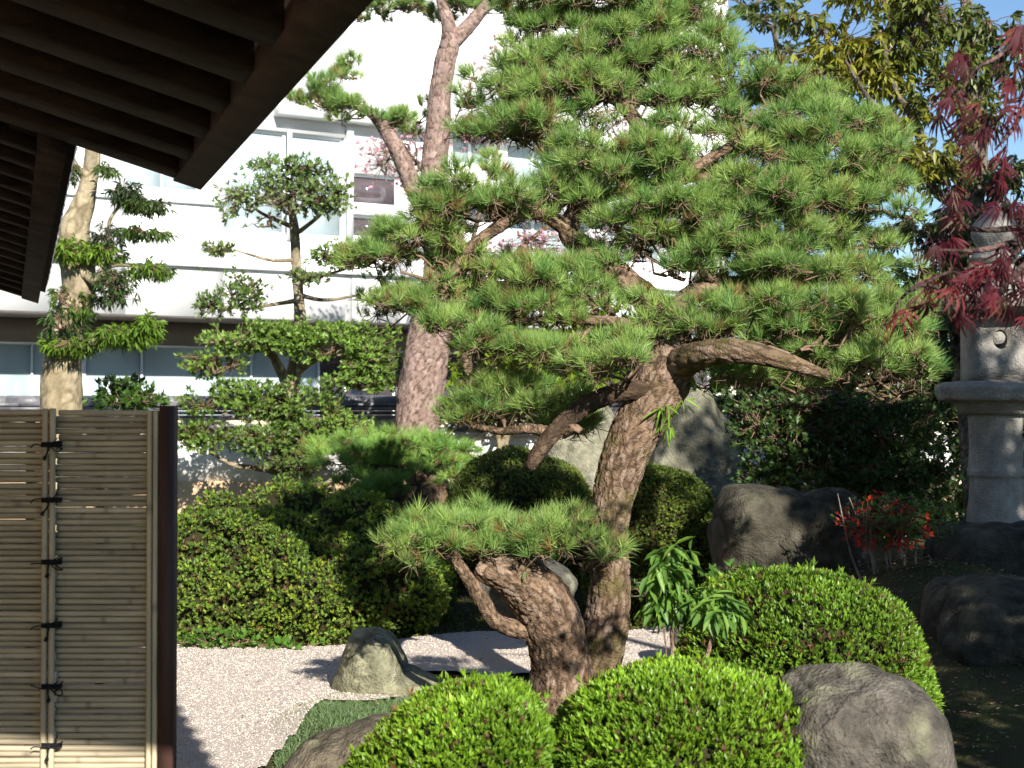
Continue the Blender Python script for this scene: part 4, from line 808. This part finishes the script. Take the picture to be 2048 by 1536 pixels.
# ================================================================== EPIPHYTE TREE AT LEFT
b5 = at(122, 1000, 13.6); ft = thing('broadleaf_tree', 'pale crooked trunk wrapped in ferns, behind the bamboo screen', 'tree', (b5[0], b5[1], .38))
bark_trunk(ft, 'trunk', [(124, 1060, 13.6, 92), (122, 900, 13.6, 80), (123, 800, 13.6, 77), (125, 720, 13.6, 72), (140, 640, 13.6, 60), (158, 575, 13.6, 66), (150, 500, 13.6, 62), (150, 455, 13.6, 56), (165, 415, 13.6, 44), (177, 370, 13.6, 34), (185, 310, 13.6, 30), (184, 250, 13.6, 26), (186, 180, 13.6, 22)], segs=48, plate=.14, amp=.05, cols=((.75, .72, .66), (.9, .86, .8), (1, .95, .85)), crack=(.5, .46, .38), mat='smooth_bark')
bark_trunk(ft, 'branch', [(168, 352, 13.6, 18), (150, 330, 13.6, 14), (138, 300, 13.6, 10)], segs=12, **SB)
bark_trunk(ft, 'branch', [(160, 540, 13.5, 22), (195, 560, 13.4, 16), (215, 500, 13.4, 9), (220, 440, 13.4, 7), (250, 400, 13.4, 6)], segs=12, **SB)
bark_trunk(ft, 'branch', [(190, 550, 13.45, 8), (240, 530, 13.4, 6), (300, 545, 13.4, 4)], segs=10, **SB)
bark_trunk(ft, 'branch', [(160, 690, 13.5, 20), (210, 680, 13.4, 14), (290, 655, 13.4, 8)], segs=12, **SB)
for px, py, rx, ry, col, dn in [(250, 385, 36, 18, (.035, .06, .02), 1.), (290, 410, 50, 12, (.06, .10, .02), .9), (290, 465, 52, 8, (.07, .13, .02), .8), (215, 470, 30, 22, (.05, .07, .04), .5), (145, 500, 48, 22, (.14, .24, .02), 1.1), (205, 505, 50, 14, (.12, .21, .02), .9), (300, 540, 46, 14, (.11, .2, .02), .9), (150, 600, 46, 44, (.08, .14, .02), .9), (225, 570, 42, 42, (.045, .08, .02), .9), (130, 645, 44, 30, (.045, .09, .02), .9), (140, 690, 52, 16, (.12, .21, .02), 1.2), (250, 670, 72, 22, (.11, .2, .02), 1.3), (300, 650, 24, 20, (.12, .22, .02), 1.2), (135, 340, 18, 20, (.05, .08, .02), .7), (215, 340, 16, 10, (.06, .1, .02), .6)]:
    leaf_pad(ft, px, py, rx, ry, 13.4, L=.075, W=.018, dens=dn * .26, col=col, k=6, hang=True, droop=.25, depth=.3)
b = at(250, 830, 13.9); sh = thing('shrub', 'leafy green shrub showing above the bamboo screen', 'shrub', (b[0], b[1], .38))
bark_trunk(sh, 'stem', [(250, 1000, 13.9, 10), (250, 900, 13.9, 9), (245, 800, 13.9, 6)], segs=8, **SB)
leaf_pad(sh, 255, 800, 78, 26, 13.9, .08, .03, .16, (.06, .13, .02), 6, mat='leaf'); leaf_pad(sh, 240, 768, 40, 14, 13.9, .08, .03, .14, (.05, .10, .02), 6, mat='leaf'); leaf_pad(sh, 260, 880, 60, 60, 13.9, .08, .03, .1, (.05, .10, .02), 6, mat='leaf')

# ================================================================== CAMELLIA HEDGE, PINK BLOSSOM, DARK SHRUB
b = at(1060, 1000, 14.7); ch = thing('camellia_shrub', 'tall camellia shrub with shiny yellow-green leaves behind the pine pads', 'shrub', (b[0], b[1], .38))
for p in [(980, 1000, 960, 760), (1060, 1010, 1080, 720), (1130, 1000, 1180, 740)]:
    bark_trunk(ch, 'stem', [(p[0], 1040, 14.7, 16), (p[1], 900, 14.7, 12), (p[2], p[3], 14.7, 6)], segs=10, **SB)
for px, py, rx, ry, dn in [(960, 700, 80, 60, 1), (1060, 690, 90, 70, 1), (1170, 700, 90, 70, 1), (980, 620, 90, 50, .8), (1100, 600, 100, 50, .8), (1230, 640, 50, 50, .8), (1080, 770, 110, 34, .9), (960, 770, 70, 34, .9), (1200, 770, 60, 30, .5)]:
    leaf_pad(ch, px, py, rx, ry, 14.7, .085, .04, dn * .13, (.10, .17, .015), 5, kind=3, mat='leaf', bright=1.6)
b = at(900, 800, 18.5); pb = thing('blossom_tree', 'sparse pink blossoming tree against the white building', 'tree', (b[0], b[1], .0))
bark_trunk(pb, 'trunk', [(960, 1100, 18., 26), (940, 800, 18., 20), (920, 560, 18., 14), (880, 400, 18., 9), (800, 280, 18., 5)], segs=12, **DK)
bark_trunk(pb, 'branch', [(930, 620, 18., 12), (1060, 480, 18., 9), (1200, 380, 18., 6), (1300, 200, 18., 4)], segs=10, **DK)
bark_trunk(pb, 'branch', [(925, 560, 18., 10), (980, 350, 18., 7), (1040, 150, 18., 4)], segs=10, **DK)
for px, py, rx, ry, dn in [(770, 320, 70, 50, .5), (830, 300, 70, 70, .5), (940, 260, 70, 40, .5), (1000, 120, 60, 60, .3), (1100, 140, 110, 50, .35), (1230, 260, 70, 50, .45), (1080, 400, 90, 40, .5), (1060, 500, 130, 36, .7), (1230, 500, 110, 40, .5), (1180, 370, 110, 40, .4), (1380, 150, 80, 60, .3)]:
    leaf_pad(pb, px, py, rx, ry, 18., .05, .04, dn * .06, (.55, .33, .38), 4, mat='leafm', name='blossom')
b = at(1700, 1000, 10.6); ds = thing('broadleaf_shrub', 'dark leafy evergreen shrub behind the red-leaved bush', 'shrub', (b[0], b[1], .35))
for p in [(1600, 1010, 1560, 850), (1700, 1010, 1720, 830), (1800, 1010, 1850, 860)]:
    bark_trunk(ds, 'stem', [(p[0], 1130, 10.7, 16), (p[1] - 300 + (p[0] - 700), 940, 10.7, 12), (p[2], p[3], 10.7, 6)] if False else [(p[0], 1130, 10.7, 16), ((p[0] + p[2]) / 2, 940, 10.7, 12), (p[2], p[3], 10.7, 6)], segs=10, **SB)
for px, py, rx, ry, dn in [(1560, 870, 100, 60, .8), (1680, 860, 110, 60, .8), (1800, 860, 100, 60, .8), (1600, 930, 110, 46, .9), (1740, 940, 110, 46, 1.), (1850, 950, 70, 50, 1.), (1820, 1010, 80, 36, .8), (1540, 950, 80, 34, .6), (1640, 800, 120, 40, .7), (1780, 790, 110, 40, .7), (1500, 840, 60, 60, .6)]:
    leaf_pad(ds, px, py, rx, ry, 10.6, .05, .02, dn * .24, (.05, .10, .02), 6, mat='leaf')
b = at(1770, 1100, 8.6); rs = thing('red_leaved_shrub', 'small shrub with scattered scarlet leaves beside the lantern foot', 'shrub', (b[0], b[1], float(gz(b[0], b[1]))))
for q in range(9):
    x = 1720 + q * 12; bark_trunk(rs, 'stem', [(x + 20, 1200, 8.6, 5), (x + rng.normal(0, 12), 1110, 8.6, 4), (1680 + q * 22 + rng.normal(0, 8), 1010 + rng.normal(0, 20), 8.55 + rng.normal(0, .1), 2)], segs=6, rings=14, cols=((.3, .25, .2),) * 3, crack=(.2, .17, .13))
leaf_pad(rs, 1775, 1052, 105, 55, 8.55, .030, .014, .11, (.50, .04, .02), 4, name='red_leaves', depth=.3)
leaf_pad(rs, 1800, 1035, 110, 50, 8.65, .034, .015, .34, (.07, .14, .025), 4, depth=.35)
# low leafy plants under the dark azalea
gp = at(1470, 1160, 9.3); lowp = thing('ground_shrub', 'low leafy plants between the dark azalea and the squarish boulder', 'plant', (gp[0], gp[1], .1))
leaf_pad(lowp, 1490, 1155, 80, 22, 9.0, .05, .028, .12, (.06, .14, .02), 5); leaf_pad(lowp, 1330, 1180, 80, 20, 9.2, .045, .02, .09, (.05, .10, .02), 5)
gp = at(450, 1300, 9.35); iv = thing('ivy', 'bright ivy creeping along the foot of the large azalea bank', 'plant', (gp[0], gp[1], .03))
for px, py in [(400, 1285), (470, 1282), (540, 1290), (600, 1295), (440, 1270), (500, 1298)]:
    leaf_pad(iv, px, py, 48, 14, 9.35, .045, .03, .10, (.09, .20, .025), 4, depth=.1)

bgs = [(1620, 700, 130, 70, .10), (1780, 690, 130, 80, .10), (1930, 720, 120, 80, .10), (2080, 760, 120, 90, .08), (1520, 780, 110, 70, .10), (1660, 830, 140, 70, .08), (1840, 830, 140, 80, .08), (2010, 870, 120, 90, .08), (1760, 960, 140, 70, .06), (1950, 1000, 140, 70, .06), (2110, 960, 100, 100, .06)]
b = at(1800, 1000, 13.2); bs = thing('evergreen_shrub', 'tall dense dark evergreen screen behind the lantern and the leafy shrub', 'shrub', (b[0], b[1], .38))
for x0_, x1_, yt in ((1600, 1640, 700), (1760, 1780, 700), (1900, 1930, 720), (2040, 2080, 760)):
    bark_trunk(bs, 'stem', [(x0_, 1080, 13.2, 20), ((x0_ + x1_) / 2, 900, 13.2, 15), (x1_, yt, 13.2, 7)], segs=10, **SB)
for px, py, rx, ry, dn in bgs: leaf_pad(bs, px, py, rx, ry, 13.2, .085, .034, dn * 2.2, (.04, .07, .018), 6, depth=.7, mat='leaf')

# ================================================================== TREES AGAINST THE SKY, RIGHT
b = at(1960, 1000, 11.5); rt = thing('evergreen_tree', 'big evergreen tree with drooping olive leaves against the blue sky', 'tree', (b[0], b[1], .4))
GB = dict(cols=((.20, .17, .13), (.28, .24, .19), (.16, .13, .10)), crack=(.08, .07, .05), plate=.06)
bark_trunk(rt, 'trunk', [(1990, 1150, 11.5, 100), (1965, 900, 11.5, 84), (1945, 700, 11.5, 72), (1935, 520, 11.5, 66), (1938, 400, 11.5, 58), (1950, 300, 11.5, 46), (1940, 200, 11.5, 36), (1935, 80, 11.5, 26), (1930, -60, 11.5, 18)], segs=40, **GB)
for pts in [[(1940, 420), (1870, 380), (1800, 250), (1740, 200), (1690, 120)], [(1945, 250), (1880, 160), (1850, 60), (1840, -30)], [(1945, 210), (2000, 120), (2060, 60), (2120, 30)], [(1940, 450), (2000, 390), (2070, 330)], [(1938, 380), (1880, 320), (1780, 310), (1700, 290)], [(1850, 330), (1830, 240), (1790, 180), (1760, 60)], [(1938, 560), (1880, 480), (1800, 470), (1720, 490)]]:
    n_ = len(pts); bark_trunk(rt, 'branch', [(x, y, 11.5 - .1 * i, 22 - 17 * i / (n_ - 1)) for i, (x, y) in enumerate(pts)], segs=14, **GB)
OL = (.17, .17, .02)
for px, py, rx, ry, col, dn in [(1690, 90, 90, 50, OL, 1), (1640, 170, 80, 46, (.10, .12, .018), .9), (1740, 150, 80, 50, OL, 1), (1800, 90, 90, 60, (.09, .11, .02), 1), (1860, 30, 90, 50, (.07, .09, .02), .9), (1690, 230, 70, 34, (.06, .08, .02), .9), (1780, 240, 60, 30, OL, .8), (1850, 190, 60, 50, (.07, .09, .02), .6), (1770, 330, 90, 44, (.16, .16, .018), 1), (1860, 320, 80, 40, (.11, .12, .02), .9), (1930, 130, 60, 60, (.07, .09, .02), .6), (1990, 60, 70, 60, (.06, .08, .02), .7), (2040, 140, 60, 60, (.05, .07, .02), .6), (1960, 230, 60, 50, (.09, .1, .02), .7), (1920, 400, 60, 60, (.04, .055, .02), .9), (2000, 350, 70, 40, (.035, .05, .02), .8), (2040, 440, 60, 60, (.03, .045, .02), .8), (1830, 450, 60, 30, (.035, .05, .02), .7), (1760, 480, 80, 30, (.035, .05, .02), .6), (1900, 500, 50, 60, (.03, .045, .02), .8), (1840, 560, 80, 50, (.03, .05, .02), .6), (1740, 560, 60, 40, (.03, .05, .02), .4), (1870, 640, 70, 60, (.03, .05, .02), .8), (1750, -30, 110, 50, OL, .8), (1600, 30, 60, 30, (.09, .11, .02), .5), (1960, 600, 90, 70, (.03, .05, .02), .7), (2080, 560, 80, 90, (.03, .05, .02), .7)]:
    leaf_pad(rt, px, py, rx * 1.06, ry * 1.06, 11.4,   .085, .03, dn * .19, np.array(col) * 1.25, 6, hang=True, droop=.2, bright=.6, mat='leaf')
for px, py, rx, ry in ((2480, 150, 250, 280), (2420, 620, 220, 240)):  # unseen foliage added right of the view to block skylight over the lantern corner
    leaf_pad(rt, px, py, rx, ry, 8.9, .10, .04, .10, (.05, .08, .02), 6, hang=True, droop=.2, depth=1.1, mat='leaf')
b = at(1590, 700, 14.); st = thing('evergreen_tree', 'thin evergreen tree topping the pine crown, against open sky', 'tree', (b[0], b[1], .4))
bark_trunk(st, 'trunk', [(1600, 1100, 14., 50), (1596, 700, 14., 44), (1590, 400, 14., 40), (1588, 250, 14., 36), (1582, 215, 14., 28), (1560, 120, 14., 14), (1545, 50, 14., 8)], segs=24, **GB)
for pts in [[(1588, 235), (1620, 170), (1640, 130)], [(1560, 120), (1520, 100), (1500, 90)], [(1548, 60), (1500, 20), (1470, 0)]]:
    bark_trunk(st, 'branch', [(x, y, 14., 9 - 3 * i) for i, (x, y) in enumerate(pts)], segs=8, **GB)
for px, py, rx, ry, dn in [(1500, 15, 50, 22, .7), (1560, 100, 46, 28, .7), (1530, 40, 50, 20, .6), (1600, 130, 36, 26, .6), (1510, 110, 26, 14, .5), (1560, 0, 40, 24, .6), (1630, 150, 30, 30, .5)]:
    leaf_pad(st, px, py, rx, ry, 14., .085, .028, dn * .14, (.08, .11, .03), 6, hang=True)
# off-frame evergreen to the right of the viewer: it throws the shade over the lantern corner
def xyz_px(x, y, z): return 1024 + x / y * F, 820 - (z - EYE) / y * F
b = np.array([4.9, 2.9, .3]); ot = thing('evergreen_tree', 'dense evergreen tree at the right outside the view, shading the lantern corner', 'tree', b)
OY = 3.0
bark_trunk(ot, 'trunk', [(*xyz_px(4.9, OY, zz), OY, wd) for zz, wd in ((0, 240), (1.5, 200), (3, 160), (4.5, 110), (5.8, 50))], segs=20, rings=80, **GB)
for cx, cz in ((4.4, 3.6), (3.85, 2.45), (5.6, 5.2), (3.2, 1.6), (5.9, 4.3)):
    bark_trunk(ot, 'branch', [(*xyz_px(4.9, OY, cz - .7), OY, 80), (*xyz_px((4.9 + cx) / 2, OY, cz - .3), OY, 50), (*xyz_px(cx, OY, cz), OY, 24)], segs=10, rings=20, **GB)
for a_, b_, r_, dn in ((6.4, 5.6, .8, 1.3), (5.5, 5.3, .55, 1.0), (6.7, 6.9, .5, .5), (5.75, 6.4, .5, .6), (5.0, 4.1, .55, 1.0), (4.35, 3.1, .5, .9), (3.8, 2.5, .42, .8), (6.0, 7.7, .5, .3), (7.4, 6, .7, .9), (6.0, 4.4, .7, 1.0), (5.3, 2.9, .6, .8), (5.5, 6.0, .42, .8), (5.1, 4.7, .45, 1.), (4.55, 3.7, .4, .8)):
    q = xyz_px(a_ - .364 * OY, OY, b_ - .543 * OY); leaf_pad(ot, q[0], q[1], r_ / OY * F, r_ * .8 / OY * F, OY, .08, .03, dn * .35, (.05, .09, .02), 6, depth=r_ * .8, mat='leaf')

# ================================================================== RED MAPLE BOUGH
mt_ = thing('maple_tree', 'dark red maple with drooping feathery leaves reaching in at the right edge', 'tree', (2.6, 4.2, .2))
MY = 4.1
bark_trunk(mt_, 'trunk', [(*xyz_px(2.7, 4.2, zz), 4.2, wd) for zz, wd in ((0, 90), (1.2, 76), (2.2, 60), (3.2, 40), (4.0, 20))], segs=20, rings=80, **GB)
MBP = dict(cols=((.12, .08, .07), (.16, .10, .09), (.09, .07, .06)), crack=(.05, .03, .03), segs=8)
for pts in [[(2750, 520), (2400, 560), (2120, 500), (2048, 530), (1990, 590), (1930, 600), (1850, 570), (1800, 600), (1785, 640)],
            [(2120, 500), (2060, 480), (1980, 560), (1900, 545), (1830, 580)], [(2800, 0), (2400, 60), (2150, 40), (2050, 60), (2000, 110), (1950, 140), (1925, 180)],
            [(2150, 40), (2080, 150), (2030, 250), (1990, 300)], [(2400, 560), (2200, 440), (2048, 455), (1960, 460), (1925, 445), (1905, 400), (1890, 360)], [(2050, 480), (1960, 500), (1880, 500)]]:
    n_ = len(pts); bark_trunk(mt_, 'branch', [(x, y, MY, 16 - 12 * i / (n_ - 1)) for i, (x, y) in enumerate(pts)], rings=60, **MBP)
def maple_mesh(L, nl, droop, seed, tint):
    r_ = np.random.default_rng(seed); V = [[0, 0, 0]]; Fc = []
    for i in range(nl):
        a = (i - (nl - 1) / 2) * (2.3 / nl) + r_.normal(0, .06); l = L * (1 - .10 * abs(i - (nl - 1) / 2)) * r_.uniform(.85, 1.1); wv = .05 * L
        dx, dy = math.sin(a), math.cos(a); px_, py_ = dy, -dx; k = len(V)
        for f_, w_ in ((.35, .8), (.62, 1.), (.85, .5)):
            z_ = -droop * l * f_ ** 2; tw = r_.normal(0, .25) * wv
            V += [[dx * l * f_ + px_ * wv * w_, dy * l * f_ + py_ * wv * w_, z_ + tw], [dx * l * f_ - px_ * wv * w_, dy * l * f_ - py_ * wv * w_, z_ - tw]]
        V.append([dx * l, dy * l, -droop * l * 1.05])
        Fc += [[0, k, k + 1], [k, k + 2, k + 3], [k, k + 3, k + 1], [k + 2, k + 4, k + 5], [k + 2, k + 5, k + 3], [k + 4, k + 6, k + 5]]
    # stalk
    k = len(V); V += [[-.0012, 0, 0], [.0012, 0, 0], [0, -.45 * L, .06 * L]]; Fc.append([k, k + 1, k + 2])
    me = mesh_data('leaf', np.array(V), np.array(Fc), np.array(tint)); me.materials.append(M['maple']); return me
mms = [maple_mesh(.085 * q, 7 if q > .9 else 5, dr, i, t_) for i, (q, dr, t_) in enumerate([(1, .6, (.12, .016, .024)), (1.1, .8, (.085, .014, .022)), (.8, .6, (.16, .02, .026)), (1, .95, (.10, .02, .028)), (.9, .5, (.19, .035, .035)), (1.05, .7, (.07, .022, .024)), (.75, .8, (.18, .11, .07))])]
org = Vector(ORI[mt_.name])
ML = [(1920, 200, 38, 30, 9), (1975, 240, 40, 45, 20), (2030, 190, 30, 50, 18), (1945, 290, 36, 40, 16), (2010, 320, 30, 40, 14), (1915, 110, 30, 25, 6), (2040, 90, 24, 50, 10), (1900, 385, 22, 22, 4), (1915, 420, 22, 26, 6), (2000, 410, 30, 20, 7), (2040, 400, 20, 40, 6),
      (1810, 620, 22, 24, 3), (1850, 590, 34, 20, 8), (1900, 560, 44, 26, 18), (1960, 540, 44, 30, 28), (2020, 520, 40, 34, 28), (1980, 580, 44, 22, 22), (2035, 580, 34, 24, 18), (1900, 500, 30, 20, 8), (1850, 500, 22, 12, 3), (2050, 625, 16, 14, 3), (1910, 610, 30, 14, 6)]
for px, py, rx, ry, n_ in ML:
    for q in range(int(n_ * .5 + 1)):
        p = at(px + rng.normal(0, rx * .6), py + rng.normal(0, ry * .6), MY + rng.normal(0, .16)); o = bpy.data.objects.new('leaf', mms[rng.integers(0, 7)]); COL.objects.link(o); o.parent = mt_
        o.location = Vector(p) - org
        o.rotation_euler = (rng.normal(-1.0, .4), rng.normal(0, .4), rng.uniform(-2.6, 2.6) + math.pi); s_ = rng.uniform(.7, 1.15); o.scale = (s_,) * 3

# ================================================================== SAPLINGS
def sapling(label, stems, crowns, Y):
    b = at(stems[0][0][0], stems[0][0][1], Y); t = thing('sapling', label, 'sapling', (b[0], b[1], float(gz(b[0], b[1]))), 'young saplings between the mounds')
    for s_ in stems: bark_trunk(t, 'stem', [(x, y, Y, wd) for x, y, wd in s_], segs=8, rings=50, cols=((.36, .24, .17), (.42, .3, .2), (.3, .2, .14)), crack=(.2, .13, .09))
    org = Vector(ORI[t.name]); mes = []
    for i in range(4):
        L = .062 + .012 * i; P = np.zeros((1, 3)); V, f, T = leaf_batch(P, np.array([[0, 1., 0]]), np.array([[0, 0, 1.]]), L, L * .30, np.array([[(.12, .24, .035), (.085, .19, .03), (.17, .30, .045), (.11, .22, .045)][i]]), 3, .22, .35)
        me = mesh_data('leaf', V, f, T); me.materials.append(M['leaf']); mes.append(me)
    for px, py, n_ in crowns:
        c = at(px, py, Y + rng.normal(0, .03)) 
        for q in range(int(n_ * 2.3)):
            o = bpy.data.objects.new('leaf', mes[rng.integers(0, 4)]); COL.objects.link(o); o.parent = t; o.location = Vector(c + rng.normal(0, .018, 3)) - org
            o.rotation_euler = (rng.normal(-.5, .4), rng.normal(0, .3), q * 2.4 + rng.normal(0, .4))
    return t
sapling('taller leafy sapling with a straight pink-brown stem, right of the forked pine', [[(1346, 1420, 8), (1346, 1340, 8), (1344, 1280, 8), (1345, 1240, 6), (1342, 1170, 5), (1338, 1100, 3)], [(1345, 1245, 5), (1325, 1225, 4), (1318, 1190, 3)], [(1345, 1242, 5), (1368, 1215, 4), (1372, 1180, 3)], [(1338, 1420, 3), (1332, 1300, 3), (1322, 1220, 2)]],
        [(1335, 1102, 9), (1350, 1112, 8), (1362, 1106, 6), (1322, 1120, 7), (1318, 1145, 9), (1340, 1140, 9), (1362, 1140, 7), (1325, 1170, 9), (1350, 1170, 9), (1312, 1190, 9), (1335, 1195, 9), (1360, 1190, 9), (1318, 1210, 8), (1375, 1200, 8), (1345, 1215, 8)], 5.05)
sapling('shorter leafy sapling leaning right, beside the taller one', [[(1400, 1420, 8), (1408, 1340, 8), (1420, 1290, 8), (1430, 1250, 6), (1437, 1210, 4)], [(1430, 1252, 5), (1455, 1225, 3)]],
        [(1400, 1195, 8), (1420, 1185, 9), (1440, 1195, 9), (1425, 1210, 9), (1450, 1215, 9), (1468, 1222, 7), (1440, 1228, 8), (1405, 1215, 7)], 5.08)
